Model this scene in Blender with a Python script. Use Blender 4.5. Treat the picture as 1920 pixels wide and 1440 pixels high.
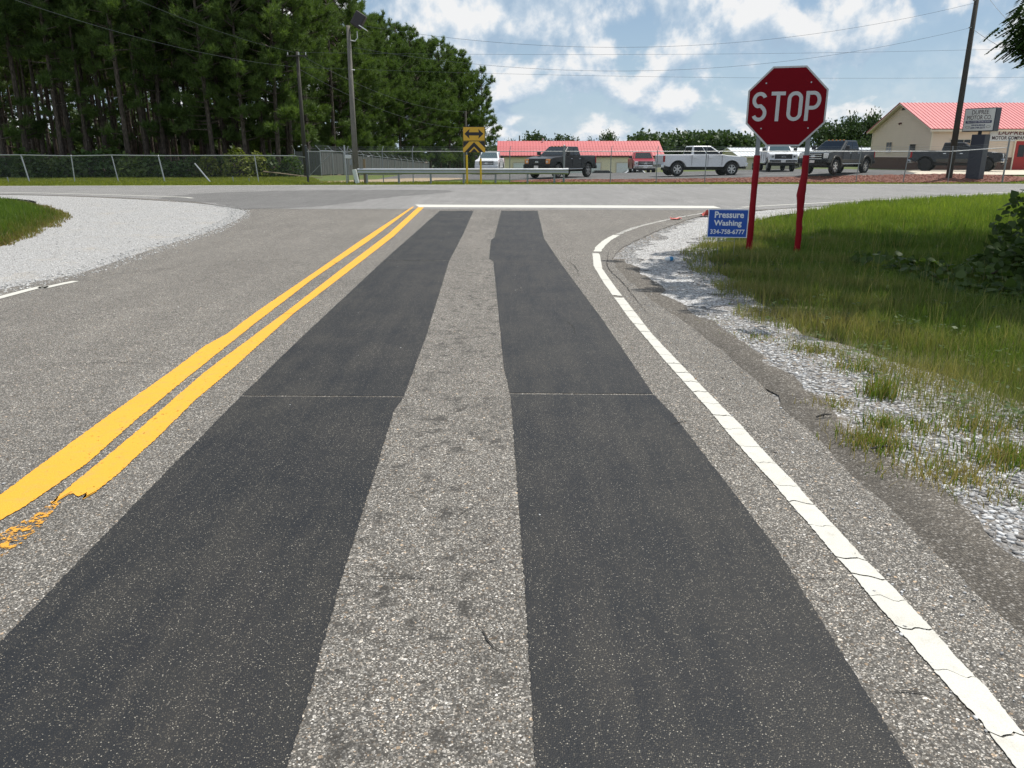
import bpy, bmesh, math, random
import numpy as np
from mathutils import Vector, Matrix
from mathutils.noise import noise as mnoise

R = math.radians
SC = bpy.context.scene
for o in list(bpy.data.objects):
    bpy.data.objects.remove(o)
COL = SC.collection

# ------------------------------------------------------------------ camera
F_PX, CAM_H = 1442.0, 1.6
PITCH = math.atan(430 / F_PX)
cam_d = bpy.data.cameras.new("camera")
cam_d.sensor_width = 36.0
cam_d.lens = F_PX / 1920 * 36.0
cam_d.clip_start, cam_d.clip_end = 0.05, 3000
cam = bpy.data.objects.new("camera", cam_d)
cam.location = (0, 0, CAM_H)
cam.rotation_euler = (math.pi / 2 - PITCH, 0, 0)
COL.objects.link(cam)
SC.camera = cam

# ------------------------------------------------------------------ light
SUN_AZ, SUN_EL = R(52), R(66)          # azimuth from +Y towards +X
SKY_STRENGTH, SUN_STRENGTH = 0.085, 4.9
SC.view_settings.view_transform = 'Standard'
SC.view_settings.look = 'None'
SC.view_settings.exposure = 0.0
SC.view_settings.gamma = 1.0
SC.view_settings.use_curve_mapping = False
SC.cycles.use_denoising = True
SC.cycles.denoising_prefilter = 'ACCURATE'
SC.cycles.transparent_max_bounces = 24
SC.cycles.max_bounces = 6
SC.cycles.diffuse_bounces = 3
SC.cycles.glossy_bounces = 3

sun_d = bpy.data.lights.new("sun", 'SUN')
sun_d.energy = SUN_STRENGTH
sun_d.angle = R(0.53)
sun_d.color = (1.0, 0.955, 0.88)
sun = bpy.data.objects.new("sun", sun_d)
sd = Vector((math.sin(SUN_AZ) * math.cos(SUN_EL), math.cos(SUN_AZ) * math.cos(SUN_EL), math.sin(SUN_EL)))
sun.rotation_euler = sd.to_track_quat('Z', 'Y').to_euler()
sun.location = (0, 0, 40)
COL.objects.link(sun)


class NT:
    """small helper for node trees"""
    def __init__(s, tree):
        s.t = tree; s.n = tree.nodes; s.l = tree.links
    def node(s, kind, **kw):
        nd = s.n.new(kind)
        for k, v in kw.items():
            setattr(nd, k, v)
        return nd
    def put(s, sock, v):
        if isinstance(v, bpy.types.NodeSocket):
            s.l.new(v, sock)
        elif v is not None:
            sock.default_value = v
    def m(s, op, a, b=None, c=None, clamp=False):
        nd = s.n.new('ShaderNodeMath'); nd.operation = op; nd.use_clamp = clamp
        s.put(nd.inputs[0], a)
        if b is not None: s.put(nd.inputs[1], b)
        if c is not None: s.put(nd.inputs[2], c)
        return nd.outputs[0]
    def noise(s, vec, scale, detail=4, rough=0.55, dist=0.0):
        nd = s.n.new('ShaderNodeTexNoise')
        s.put(nd.inputs['Vector'], vec); nd.inputs['Scale'].default_value = scale
        nd.inputs['Detail'].default_value = detail; nd.inputs['Roughness'].default_value = rough
        nd.inputs['Distortion'].default_value = dist
        return nd.outputs[0]
    def ramp(s, fac, stops, interp='LINEAR'):
        nd = s.n.new('ShaderNodeValToRGB'); cr = nd.color_ramp; cr.interpolation = interp
        while len(cr.elements) < len(stops): cr.elements.new(0.5)
        for e, (p, c) in zip(cr.elements, stops):
            e.position = p
            e.color = (c, c, c, 1) if not hasattr(c, '__len__') else (c[0], c[1], c[2], 1)
        s.put(nd.inputs[0], fac)
        return nd.outputs[0]
    def mix(s, fac, a, b, blend='MIX'):
        nd = s.n.new('ShaderNodeMix'); nd.data_type = 'RGBA'; nd.blend_type = blend
        s.put(nd.inputs[0], fac); 
        for sock, v in ((nd.inputs[6], a), (nd.inputs[7], b)):
            if isinstance(v, bpy.types.NodeSocket): s.l.new(v, sock)
            else: sock.default_value = (v[0], v[1], v[2], 1) if hasattr(v, '__len__') else (v, v, v, 1)
        return nd.outputs[2]
    def step(s, v, lo, hi):
        nd = s.n.new('ShaderNodeMapRange'); nd.interpolation_type = 'SMOOTHSTEP'
        s.put(nd.inputs[0], v); nd.inputs[1].default_value = lo; nd.inputs[2].default_value = hi
        return nd.outputs[0]


world = bpy.data.worlds.new("World")
SC.world = world
world.use_nodes = True
W = NT(world.node_tree)
W.n.clear()
sky = W.node('ShaderNodeTexSky', sky_type='NISHITA', sun_disc=False)
sky.sun_elevation, sky.sun_rotation = SUN_EL, SUN_AZ
sky.altitude, sky.air_density, sky.dust_density, sky.ozone_density = 100, 1.0, 0.2, 2.2
bg_sky = W.node('ShaderNodeBackground'); bg_sky.inputs[1].default_value = SKY_STRENGTH
W.l.new(sky.outputs[0], bg_sky.inputs[0])
tc = W.node('ShaderNodeTexCoord')
sep = W.node('ShaderNodeSeparateXYZ'); W.l.new(tc.outputs['Generated'], sep.inputs[0])
el = W.m('MAXIMUM', sep.outputs[2], 0.0)
hl = W.m('SQRT', W.m('ADD', W.m('MULTIPLY', sep.outputs[0], sep.outputs[0]), W.m('MULTIPLY', sep.outputs[1], sep.outputs[1])))
hl = W.m('MAXIMUM', hl, 0.05)
lz = W.m('MULTIPLY', W.m('LOGARITHM', W.m('ADD', el, 0.10), math.e), 0.235)
def cloud_vec(dz):
    cb = W.node('ShaderNodeCombineXYZ')
    W.put(cb.inputs[0], W.m('ADD', W.m('DIVIDE', sep.outputs[0], hl), 5.3))
    W.put(cb.inputs[1], W.m('DIVIDE', sep.outputs[1], hl))
    W.put(cb.inputs[2], W.m('ADD', lz, dz))
    return cb.outputs[0]
def cloud_density(dz):
    v = cloud_vec(dz)
    big = W.noise(v, 5.0, 1, 0.5)
    fine = W.noise(v, 13.0, 7, 0.55, 0.1)
    return W.m('ADD', W.m('MULTIPLY', big, 0.52), W.m('MULTIPLY', fine, 0.60))
d0 = cloud_density(0.0)
d1 = cloud_density(0.022)
cover = W.step(d0, 0.478, 0.565)
lit = W.m('ADD', W.m('MULTIPLY', W.m('SUBTRACT', d0, d1), 8.5), 0.60, clamp=True)
ccol = W.ramp(lit, [(0.0, (0.42, 0.56, 0.72)), (0.42, (0.57, 0.69, 0.82)), (0.80, (0.86, 0.91, 0.96)), (1.0, (1.0, 1.0, 1.0))])
bg_cl = W.node('ShaderNodeBackground'); bg_cl.inputs[1].default_value = 0.92
W.l.new(ccol, bg_cl.inputs[0])
mixs = W.node('ShaderNodeMixShader')
thin = W.m('MULTIPLY', W.step(W.noise(cloud_vec(0.4), 3.0, 5, 0.6), 0.42, 0.75), 0.35)
W.put(mixs.inputs[0], W.m('MAXIMUM', W.m('MULTIPLY', cover, 0.95), thin))
bg_hz = W.node('ShaderNodeBackground'); bg_hz.inputs[0].default_value = (0.52, 0.69, 0.88, 1); bg_hz.inputs[1].default_value = 0.92
hzf = W.m('MULTIPLY', W.m('POWER', 2.718, W.m('MULTIPLY', el, -6.5)), 0.85)
mixh = W.node('ShaderNodeMixShader'); W.put(mixh.inputs[0], hzf); W.l.new(bg_sky.outputs[0], mixh.inputs[1]); W.l.new(bg_hz.outputs[0], mixh.inputs[2])
W.l.new(mixh.outputs[0], mixs.inputs[1]); W.l.new(bg_cl.outputs[0], mixs.inputs[2])
wout = W.node('ShaderNodeOutputWorld'); W.l.new(mixs.outputs[0], wout.inputs[0])

# ------------------------------------------------------------------ materials
MATS = {}
def new_mat(name):
    m = bpy.data.materials.new(name); m.use_nodes = True
    t = NT(m.node_tree); t.n.clear()
    bs = t.node('ShaderNodeBsdfPrincipled'); out = t.node('ShaderNodeOutputMaterial')
    t.l.new(bs.outputs[0], out.inputs[0])
    MATS[name] = m
    return m, t, bs, out
def obj_vec(t, scale=(1, 1, 1)):
    g = t.node('ShaderNodeNewGeometry')
    mp = t.node('ShaderNodeMapping'); mp.inputs['Scale'].default_value = scale
    t.l.new(g.outputs['Position'], mp.inputs['Vector'])
    return mp.outputs[0]
def loc_vec(t, scale=(1, 1, 1)):
    g = t.node('ShaderNodeTexCoord')
    mp = t.node('ShaderNodeMapping'); mp.inputs['Scale'].default_value = scale
    t.l.new(g.outputs['Object'], mp.inputs['Vector'])
    return mp.outputs[0]
def bump(t, bs, h, strength=0.4, dist=0.01):
    b = t.node('ShaderNodeBump'); b.inputs['Strength'].default_value = strength; b.inputs['Distance'].default_value = dist
    t.put(b.inputs['Height'], h); t.l.new(b.outputs[0], bs.inputs['Normal'])
def simple(name, col, rough=0.6, metal=0.0, var=0.12, scale=6.0, spec=0.5, coat=0.0, local=True, bumpy=0.0):
    m, t, bs, out = new_mat(name)
    v = loc_vec(t) if local else obj_vec(t)
    n = t.noise(v, scale, 5, 0.6)
    f = t.m('ADD', t.m('MULTIPLY', n, 2 * var), 1 - var)
    c = t.mix(1.0, (col[0], col[1], col[2]), f, 'MULTIPLY')
    t.l.new(c, bs.inputs['Base Color'])
    bs.inputs['Roughness'].default_value = rough; bs.inputs['Metallic'].default_value = metal
    bs.inputs['Specular IOR Level'].default_value = spec
    bs.inputs['Coat Weight'].default_value = coat; bs.inputs['Coat Roughness'].default_value = 0.05
    if bumpy: bump(t, bs, t.noise(v, scale * 4, 6, 0.6), bumpy, 0.02)
    return m

def chipseal(name, stops, tone=1.0, warm=0.5, rough=0.85, spots=True, scale=85.0, big_amt=0.52):
    """stones in two sizes pressed into a darker binder, with wear, dirt and stains"""
    m, t, bs, out = new_mat(name)
    v = obj_vec(t)
    vo = t.node('ShaderNodeTexVoronoi'); vo.inputs['Scale'].default_value = scale; t.l.new(v, vo.inputs['Vector'])
    sp = t.node('ShaderNodeSeparateColor'); t.l.new(vo.outputs['Color'], sp.inputs[0])
    vf = t.node('ShaderNodeTexVoronoi'); vf.inputs['Scale'].default_value = scale * 2.3; t.l.new(v, vf.inputs['Vector'])
    sf_ = t.node('ShaderNodeSeparateColor'); t.l.new(vf.outputs['Color'], sf_.inputs[0])
    fine = t.ramp(sf_.outputs[0], stops)
    stone = t.ramp(sp.outputs[0], stops)
    r2 = t.m('MULTIPLY', sp.outputs[2], 0.28)
    isb = t.m('LESS_THAN', t.m('ADD', vo.outputs['Distance'], t.m('GREATER_THAN', sp.outputs[1], big_amt)), t.m('ADD', 0.30, r2))
    base = t.mix(isb, t.mix(1.0, fine, 0.86, 'MULTIPLY'), stone)
    hue = t.mix(isb, sf_.outputs[2], sp.outputs[2])
    tint = t.ramp(hue, [(0.0, (1, 0.945, 0.845)), (0.55, (1, 0.92, 0.80)), (0.8, (0.99, 0.955, 0.90)), (0.95, (1.0, 0.88, 0.74)), (0.99, (1.0, 0.74, 0.50))])
    c = t.mix(warm, base, t.mix(1.0, base, tint, 'MULTIPLY'))
    gap = t.step(vf.outputs['Distance'], 0.45, 0.72)
    c = t.mix(t.m('MULTIPLY', gap, 0.55), c, (0.05, 0.045, 0.038))
    big = t.noise(v, 0.45, 4, 0.6)
    mid = t.noise(v, 4.0, 6, 0.68)
    trk = t.noise(obj_vec(t, (2.6, 0.22, 1)), 1.0, 4, 0.6)
    k = t.m('MULTIPLY', t.m('ADD', t.m('MULTIPLY', big, 0.5), 0.75), t.m('ADD', t.m('MULTIPLY', mid, 0.62), 0.69))
    k = t.m('MULTIPLY', k, t.m('ADD', t.m('MULTIPLY', trk, 0.5), 0.75))
    c = t.mix(1.0, c, t.m('MULTIPLY', k, tone), 'MULTIPLY')
    if spots:
        sx = t.node('ShaderNodeSeparateXYZ'); t.l.new(v, sx.inputs[0])
        band = t.m('ADD', t.m('MULTIPLY', t.step(t.m('ABSOLUTE', t.m('ADD', sx.outputs[0], 0.38)), 0.6, 0.15), 0.9), 0.1)
        s1 = t.step(t.noise(v, 7.5, 6, 0.75), 0.51, 0.63)
        s2 = t.step(t.noise(v, 1.5, 3, 0.6), 0.34, 0.52)
        c = t.mix(t.m('MULTIPLY', t.m('MULTIPLY', band, s1), t.m('MULTIPLY', s2, 0.8)), c, (0.028, 0.026, 0.023))
    t.l.new(c, bs.inputs['Base Color'])
    bs.inputs['Roughness'].default_value = rough
    h = t.m('ADD', t.m('MULTIPLY', isb, t.m('SUBTRACT', 1.0, vo.outputs['Distance'])), t.m('MULTIPLY', t.m('SUBTRACT', 1.0, vf.outputs['Distance']), 0.5))
    bump(t, bs, h, 0.4, 0.005)
    return m

chipseal('chipseal', [(0.0, 0.055), (0.38, 0.10), (0.62, 0.18), (0.82, 0.31), (0.94, 0.55), (1.0, 0.78)], tone=1.0, warm=1.0)
chipseal('chipseal_cross', [(0.0, 0.15), (0.5, 0.24), (0.8, 0.33), (1.0, 0.45)], tone=1.02, warm=0.25, spots=False, scale=70)
chipseal('patched_asphalt', [(0.0, 0.10), (0.5, 0.15), (0.8, 0.21), (1.0, 0.30)], tone=1.0, warm=0.2, spots=False, scale=70)
chipseal('asphalt_dark', [(0.0, 0.05), (0.5, 0.10), (0.8, 0.15), (1.0, 0.25)], tone=1.0, warm=0.4, spots=False, scale=80)
chipseal('lot_asphalt', [(0.0, 0.07), (0.5, 0.10), (0.8, 0.15), (1.0, 0.24)], tone=1.0, warm=0.0, spots=False, scale=60)

def seal_mat():
    m, t, bs, out = new_mat('black_seal')
    v = obj_vec(t)
    vo = t.node('ShaderNodeTexVoronoi'); vo.inputs['Scale'].default_value = 190.0; t.l.new(v, vo.inputs['Vector'])
    sp = t.node('ShaderNodeSeparateColor'); t.l.new(vo.outputs['Color'], sp.inputs[0])
    streak = t.noise(obj_vec(t, (7, 0.7, 1)), 1.0, 7, 0.72)
    blot = t.noise(v, 1.3, 4, 0.6)
    wear = t.m('ADD', t.m('MULTIPLY', streak, 0.6), t.m('MULTIPLY', blot, 0.5))
    wear = t.step(wear, 0.38, 0.72)
    base = t.mix(wear, (0.0105, 0.0125, 0.016), (0.027, 0.0265, 0.026))
    thr = t.m('SUBTRACT', 0.62, t.m('MULTIPLY', wear, 0.46))
    spk = t.step(t.m('SUBTRACT', sp.outputs[0], thr), 0.0, 0.12)
    spk = t.m('MULTIPLY', spk, t.step(vo.outputs['Distance'], 0.5, 0.25))
    c = t.mix(spk, base, t.ramp(sp.outputs[1], [(0, (0.018, 0.018, 0.017)), (0.5, (0.060, 0.054, 0.044)), (0.85, (0.15, 0.135, 0.106)), (1, (0.40, 0.37, 0.31))]))
    t.l.new(c, bs.inputs['Base Color'])
    bs.inputs['Roughness'].default_value = 0.62
    bs.inputs['Specular IOR Level'].default_value = 0.28
    bump(t, bs, t.m('ADD', t.m('MULTIPLY', vo.outputs['Distance'], -0.7), t.noise(v, 60, 4, 0.6)), 0.35, 0.006)
seal_mat()

def paint_mat(name, c0, c1, worn, wscale=38.0):
    """road paint: flaked holes let the pavement below show"""
    m, t, bs, out = new_mat(name)
    v = obj_vec(t)
    n = t.noise(v, wscale, 6, 0.75)
    n2 = t.noise(v, 2.3, 4, 0.6)
    c = t.mix(n2, c0, c1)
    hole = t.step(t.m('ADD', n, t.m('MULTIPLY', n2, 0.22)), worn, worn + 0.03)
    grime = t.step(t.noise(v, 12.0, 7, 0.72), 0.46, 0.78)
    c = t.mix(t.m('MULTIPLY', grime, 0.34), c, (0.26, 0.22, 0.16))
    fn = t.noise(v, 170.0, 3, 0.6)
    c = t.mix(1.0, c, t.m('ADD', t.m('MULTIPLY', fn, 0.5), 0.75), 'MULTIPLY')
    t.l.new(c, bs.inputs['Base Color'])
    bs.inputs['Roughness'].default_value = 0.75
    bump(t, bs, t.m('ADD', fn, t.noise(v, 60, 4, 0.6)), 0.4, 0.005)
    tr = t.node('ShaderNodeBsdfTransparent'); mx = t.node('ShaderNodeMixShader'); t.put(mx.inputs[0], hole)
    t.l.new(bs.outputs[0], mx.inputs[1]); t.l.new(tr.outputs[0], mx.inputs[2]); t.l.new(mx.outputs[0], out.inputs[0])
paint_mat('old_yellow_paint', (0.66, 0.30, 0.02), (0.70, 0.34, 0.03), 0.58, 26.0)
paint_mat('yellow_paint', (0.72, 0.33, 0.018), (0.76, 0.38, 0.03), 0.74)
paint_mat('white_paint', (0.52, 0.51, 0.46), (0.60, 0.59, 0.54), 0.84)
paint_mat('worn_white_paint', (0.46, 0.45, 0.42), (0.54, 0.53, 0.50), 0.62)

def gravel_mat(name, stops, dirt, dirt_amt, scale=45.0, band=False):
    m, t, bs, out = new_mat(name)
    v = obj_vec(t)
    vo = t.node('ShaderNodeTexVoronoi'); vo.inputs['Scale'].default_value = scale; t.l.new(v, vo.inputs['Vector'])
    sp = t.node('ShaderNodeSeparateColor'); t.l.new(vo.outputs['Color'], sp.inputs[0])
    c = t.ramp(sp.outputs[0], stops)
    c = t.mix(t.m('MULTIPLY', t.step(vo.outputs['Distance'], 0.42, 0.65), 0.7), c, [x * 0.4 for x in dirt])
    d = t.step(t.m('ADD', t.m('MULTIPLY', t.noise(v, 0.9, 5, 0.65), 0.6), t.m('MULTIPLY', t.noise(v, 7, 5, 0.7), 0.4)), 0.62 - dirt_amt, 0.78 - dirt_amt)
    c = t.mix(t.m('MULTIPLY', d, 0.85), c, dirt)
    if band:      # uneven darker band along the old pavement edge, near end only
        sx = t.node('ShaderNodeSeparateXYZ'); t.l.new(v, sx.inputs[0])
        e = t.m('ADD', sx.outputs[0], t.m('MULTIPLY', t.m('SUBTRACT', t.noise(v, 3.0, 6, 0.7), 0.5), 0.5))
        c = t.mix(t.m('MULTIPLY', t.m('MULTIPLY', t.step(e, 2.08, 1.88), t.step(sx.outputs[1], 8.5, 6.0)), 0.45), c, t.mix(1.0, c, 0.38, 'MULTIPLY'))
    t.l.new(c, bs.inputs['Base Color']); bs.inputs['Roughness'].default_value = 0.9
    bump(t, bs, t.m('ADD', t.m('SUBTRACT', 1, vo.outputs['Distance']), sp.outputs[2]), 0.7, 0.02)
gravel_mat('white_gravel', [(0, 0.32), (0.3, 0.42), (0.6, 0.52), (1, 0.65)], (0.42, 0.38, 0.325), 0.10, scale=60)
gravel_mat('corner_gravel', [(0, 0.2), (0.3, 0.40), (0.6, 0.58), (1, 0.8)], (0.30, 0.26, 0.21), 0.11)
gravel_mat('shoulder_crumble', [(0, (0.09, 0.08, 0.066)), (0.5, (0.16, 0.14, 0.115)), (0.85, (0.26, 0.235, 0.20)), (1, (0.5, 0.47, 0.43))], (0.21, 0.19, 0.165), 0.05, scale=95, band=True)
gravel_mat('dusty_gravel', [(0, 0.14), (0.4, 0.25), (0.7, 0.40), (1, 0.68)], (0.20, 0.165, 0.125), 0.15)
gravel_mat('red_mulch', [(0, (0.10, 0.03, 0.022)), (0.5, (0.22, 0.075, 0.05)), (1, (0.36, 0.16, 0.11))], (0.24, 0.12, 0.08), 0.0, scale=30)
gravel_mat('sandy_dirt', [(0, (0.3, 0.23, 0.15)), (1, (0.45, 0.36, 0.25))], (0.40, 0.31, 0.2), 0.2, scale=30)

def ground_mat():
    m, t, bs, out = new_mat('ground_turf')
    v = obj_vec(t)
    n1 = t.noise(v, 0.35, 5, 0.6); n2 = t.noise(v, 6.0, 6, 0.7); n3 = t.noise(v, 40, 4, 0.7)
    g = t.ramp(n2, [(0.3, (0.035, 0.06, 0.012)), (0.5, (0.085, 0.125, 0.02)), (0.7, (0.15, 0.17, 0.035))])
    soil = t.mix(n3, (0.09, 0.065, 0.04), (0.2, 0.155, 0.10))
    c = t.mix(t.step(t.m('ADD', n1, t.m('MULTIPLY', n2, 0.25)), 0.66, 0.85), g, soil)
    pz = t.node('ShaderNodeSeparateXYZ'); t.l.new(v, pz.inputs[0])
    # pine-straw floor under the stand
    wood = t.m('MULTIPLY', t.step(pz.outputs[0], -17.5, -20.5), t.step(t.m('ADD', pz.outputs[1], t.m('MULTIPLY', n1, 3)), 62.0, 63.5))
    c = t.mix(wood, c, t.mix(n2, (0.05, 0.03, 0.018), (0.13, 0.075, 0.04)))
    # soil under the tall roadside grass
    near = t.m('MULTIPLY', t.step(pz.outputs[1], 33, 31), 0.75)
    c = t.mix(near, c, t.mix(n2, (0.05, 0.05, 0.018), (0.11, 0.09, 0.045)))
    t.l.new(c, bs.inputs['Base Color']); bs.inputs['Roughness'].default_value = 0.95
    bump(t, bs, t.m('ADD', n2, n3), 0.6, 0.05)
ground_mat()

def leaf_mat(name, c_dark, c_light, trans=0.35, attr=None, rough=0.55):
    m, t, bs, out = new_mat(name)
    if attr:
        a = t.node('ShaderNodeAttribute'); a.attribute_name = attr
        c = a.outputs['Color']
    else:
        g = t.node('ShaderNodeNewGeometry')
        oi = t.node('ShaderNodeObjectInfo')
        f = t.m('ADD', t.m('MULTIPLY', g.outputs['Random Per Island'], 0.6), t.m('MULTIPLY', t.noise(obj_vec(t), 0.8, 3, 0.6), 0.6))
        f = t.m('ADD', f, t.m('MULTIPLY', t.m('SUBTRACT', oi.outputs['Random'], 0.5), 0.3), clamp=True)
        c = t.mix(f, c_dark, c_light)
    t.l.new(c, bs.inputs['Base Color']); bs.inputs['Roughness'].default_value = rough
    bs.inputs['Specular IOR Level'].default_value = 0.35
    tr = t.node('ShaderNodeBsdfTranslucent')
    t.l.new(t.mix(1.0, c, (1.15, 1.25, 0.55), 'MULTIPLY'), tr.inputs[0])
    mx = t.node('ShaderNodeMixShader'); mx.inputs[0].default_value = trans
    t.l.new(bs.outputs[0], mx.inputs[1]); t.l.new(tr.outputs[0], mx.inputs[2])
    t.l.new(mx.outputs[0], out.inputs[0])
leaf_mat('pine_needles', (0.030, 0.066, 0.022), (0.14, 0.205, 0.055), 0.38)
leaf_mat('pine_needles_far', (0.022, 0.05, 0.02), (0.07, 0.12, 0.04), 0.3)
leaf_mat('broad_leaves', (0.02, 0.05, 0.012), (0.07, 0.13, 0.028), 0.35)
leaf_mat('bright_leaves', (0.06, 0.10, 0.02), (0.22, 0.24, 0.05), 0.4)
leaf_mat('shrub_leaves', (0.028, 0.06, 0.018), (0.10, 0.15, 0.04), 0.4)
leaf_mat('bright_shrub', (0.045, 0.09, 0.02), (0.15, 0.20, 0.05), 0.4)
leaf_mat('far_leaves', (0.028, 0.055, 0.024), (0.07, 0.11, 0.04), 0.25)
leaf_mat('grass_blades', None, None, 0.42, attr='col', rough=0.5)

def bark_mat():
    m, t, bs, out = new_mat('pine_bark')
    v = loc_vec(t, (9, 9, 2.2))
    vo = t.node('ShaderNodeTexVoronoi'); vo.inputs['Scale'].default_value = 1.3; t.l.new(v, vo.inputs['Vector'])
    n = t.noise(v, 2.0, 5, 0.65)
    c = t.ramp(t.m('ADD', t.m('MULTIPLY', vo.outputs['Distance'], -0.5), t.m('MULTIPLY', n, 1.1)), [(0.05, (0.03, 0.024, 0.019)), (0.35, (0.085, 0.066, 0.052)), (0.65, (0.17, 0.14, 0.115))])
    t.l.new(c, bs.inputs['Base Color']); bs.inputs['Roughness'].default_value = 0.9
    bump(t, bs, t.m('SUBTRACT', n, vo.outputs['Distance']), 0.8, 0.04)
bark_mat()
simple('pole_wood', (0.16, 0.15, 0.13), 0.9, var=0.35, scale=5, bumpy=0.4)
simple('dark_pole_wood', (0.05, 0.046, 0.038), 0.9, var=0.35, scale=5, bumpy=0.4)
simple('galvanized', (0.42, 0.44, 0.45), 0.42, 0.75, 0.18, 4)
simple('dull_galvanized', (0.27, 0.29, 0.30), 0.55, 0.6, 0.2, 4)
simple('dark_steel', (0.05, 0.055, 0.06), 0.5, 0.4, 0.2, 5)
simple('sleeve_red', (0.26, 0.006, 0.014), 0.5, 0, 0.12, 9, spec=0.15, bumpy=0.15)
simple('sign_red', (0.19, 0.0025, 0.009), 0.5, 0, 0.06, 3, spec=0.1)
simple('sign_white', (0.56, 0.57, 0.57), 0.4, 0, 0.06, 3)
simple('sign_yellow', (0.62, 0.36, 0.025), 0.4, 0, 0.08, 3)
simple('post_yellow', (0.60, 0.40, 0.01), 0.45, 0, 0.1, 4)
simple('sign_black', (0.012, 0.012, 0.014), 0.45, 0, 0.05, 3)
simple('sign_blue', (0.012, 0.085, 0.42), 0.4, 0, 0.05, 3)
simple('coroplast_white', (0.80, 0.82, 0.84), 0.45, 0, 0.03, 3)
simple('letter_maroon', (0.13, 0.008, 0.014), 0.5, 0, 0.05, 3)
simple('letter_dark', (0.05, 0.02, 0.025), 0.5, 0, 0.05, 3)
simple('letter_navy', (0.03, 0.035, 0.10), 0.5, 0, 0.05, 3)
simple('cabinet_navy', (0.028, 0.034, 0.052), 0.5, 0, 0.15, 2)
simple('sign_face', (0.62, 0.63, 0.60), 0.45, 0, 0.07, 2)
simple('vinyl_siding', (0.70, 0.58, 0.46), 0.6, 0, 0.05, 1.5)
simple('trim_cream', (0.68, 0.60, 0.47), 0.55, 0, 0.05, 2)
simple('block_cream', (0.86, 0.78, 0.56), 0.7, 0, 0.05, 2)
simple('metal_siding_tan', (0.58, 0.55, 0.42), 0.6, 0, 0.06, 2)
simple('roof_red', (0.53, 0.125, 0.125), 0.42, 0.0, 0.08, 1.2, spec=0.6)
simple('roof_white', (0.70, 0.73, 0.75), 0.4, 0.1, 0.06, 1.2)
simple('roof_edge_dark', (0.10, 0.03, 0.03), 0.5, 0, 0.1, 2)
simple('garage_white', (0.76, 0.79, 0.80), 0.5, 0, 0.05, 2)
simple('door_red', (0.34, 0.022, 0.02), 0.42, 0, 0.06, 3)
simple('window_dark', (0.012, 0.014, 0.016), 0.12, 0, 0.05, 3, spec=0.6)
simple('window_white', (0.7, 0.7, 0.68), 0.5, 0, 0.05, 3)
simple('concrete', (0.56, 0.50, 0.40), 0.85, 0, 0.10, 0.8, local=False, bumpy=0.15)
simple('slat_grey', (0.105, 0.108, 0.105), 0.7, 0, 0.15, 3)
simple('pvc_white', (0.62, 0.66, 0.63), 0.5, 0, 0.10, 4)
simple('stake_wood', (0.20, 0.15, 0.09), 0.85, 0, 0.3, 6)
simple('wire_dark', (0.13, 0.14, 0.15), 0.6, 0.2, 0.1, 2)
simple('lamp_dark', (0.035, 0.03, 0.032), 0.5, 0.2, 0.1, 2)
simple('crack_tar', (0.03, 0.028, 0.025), 0.9, 0, 0.2, 30, local=False)
simple('litter_red', (0.5, 0.10, 0.08), 0.6, 0, 0.3, 30)
simple('litter_white', (0.75, 0.78, 0.8), 0.4, 0, 0.1, 30)
simple('litter_blue', (0.05, 0.25, 0.5), 0.4, 0, 0.1, 30)
simple('dry_wood', (0.25, 0.19, 0.13), 0.9, 0, 0.3, 8)
simple('lot_white_line', (0.62, 0.63, 0.63), 0.7, 0, 0.2, 6, local=False)
# stones carry their own random tone
def stone_mat(name, stops):
    m, t, bs, out = new_mat(name)
    g = t.node('ShaderNodeNewGeometry')
    c = t.ramp(g.outputs['Random Per Island'], stops)
    c = t.mix(1.0, c, t.m('ADD', t.m('MULTIPLY', t.noise(obj_vec(t), 60, 4, 0.6), 0.5), 0.75), 'MULTIPLY')
    t.l.new(c, bs.inputs['Base Color']); bs.inputs['Roughness'].default_value = 0.88
stone_mat('loose_stone', [(0, (0.16, 0.15, 0.14)), (0.3, (0.30, 0.295, 0.29)), (0.65, (0.46, 0.465, 0.47)), (0.96, (0.68, 0.68, 0.67)), (1, (0.45, 0.30, 0.18))])
stone_mat('white_stone', [(0, (0.30, 0.29, 0.28)), (0.3, (0.45, 0.45, 0.44)), (0.7, (0.56, 0.56, 0.55)), (1, (0.67, 0.66, 0.64))])
stone_mat('mulch_chip', [(0, (0.10, 0.03, 0.02)), (0.5, (0.26, 0.085, 0.055)), (0.9, (0.38, 0.17, 0.12)), (1, (0.5, 0.35, 0.22))])
def brick_mat():
    m, t, bs, out = new_mat('brick_skirt')
    v = loc_vec(t)
    b = t.node('ShaderNodeTexBrick'); b.inputs['Scale'].default_value = 1.0
    b.inputs['Brick Width'].default_value = 0.21; b.inputs['Row Height'].default_value = 0.075; b.inputs['Mortar Size'].default_value = 0.008
    b.inputs['Color1'].default_value = (0.13, 0.055, 0.035, 1); b.inputs['Color2'].default_value = (0.075, 0.035, 0.028, 1)
    b.inputs['Mortar'].default_value = (0.17, 0.14, 0.12, 1)
    sx = t.node('ShaderNodeSeparateXYZ'); t.l.new(v, sx.inputs[0])
    cb = t.node('ShaderNodeCombineXYZ'); t.put(cb.inputs[0], t.m('ADD', sx.outputs[0], sx.outputs[1])); t.put(cb.inputs[1], sx.outputs[2])
    t.l.new(cb.outputs[0], b.inputs['Vector'])
    t.l.new(b.outputs[0], bs.inputs['Base Color']); bs.inputs['Roughness'].default_value = 0.85
brick_mat()
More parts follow.
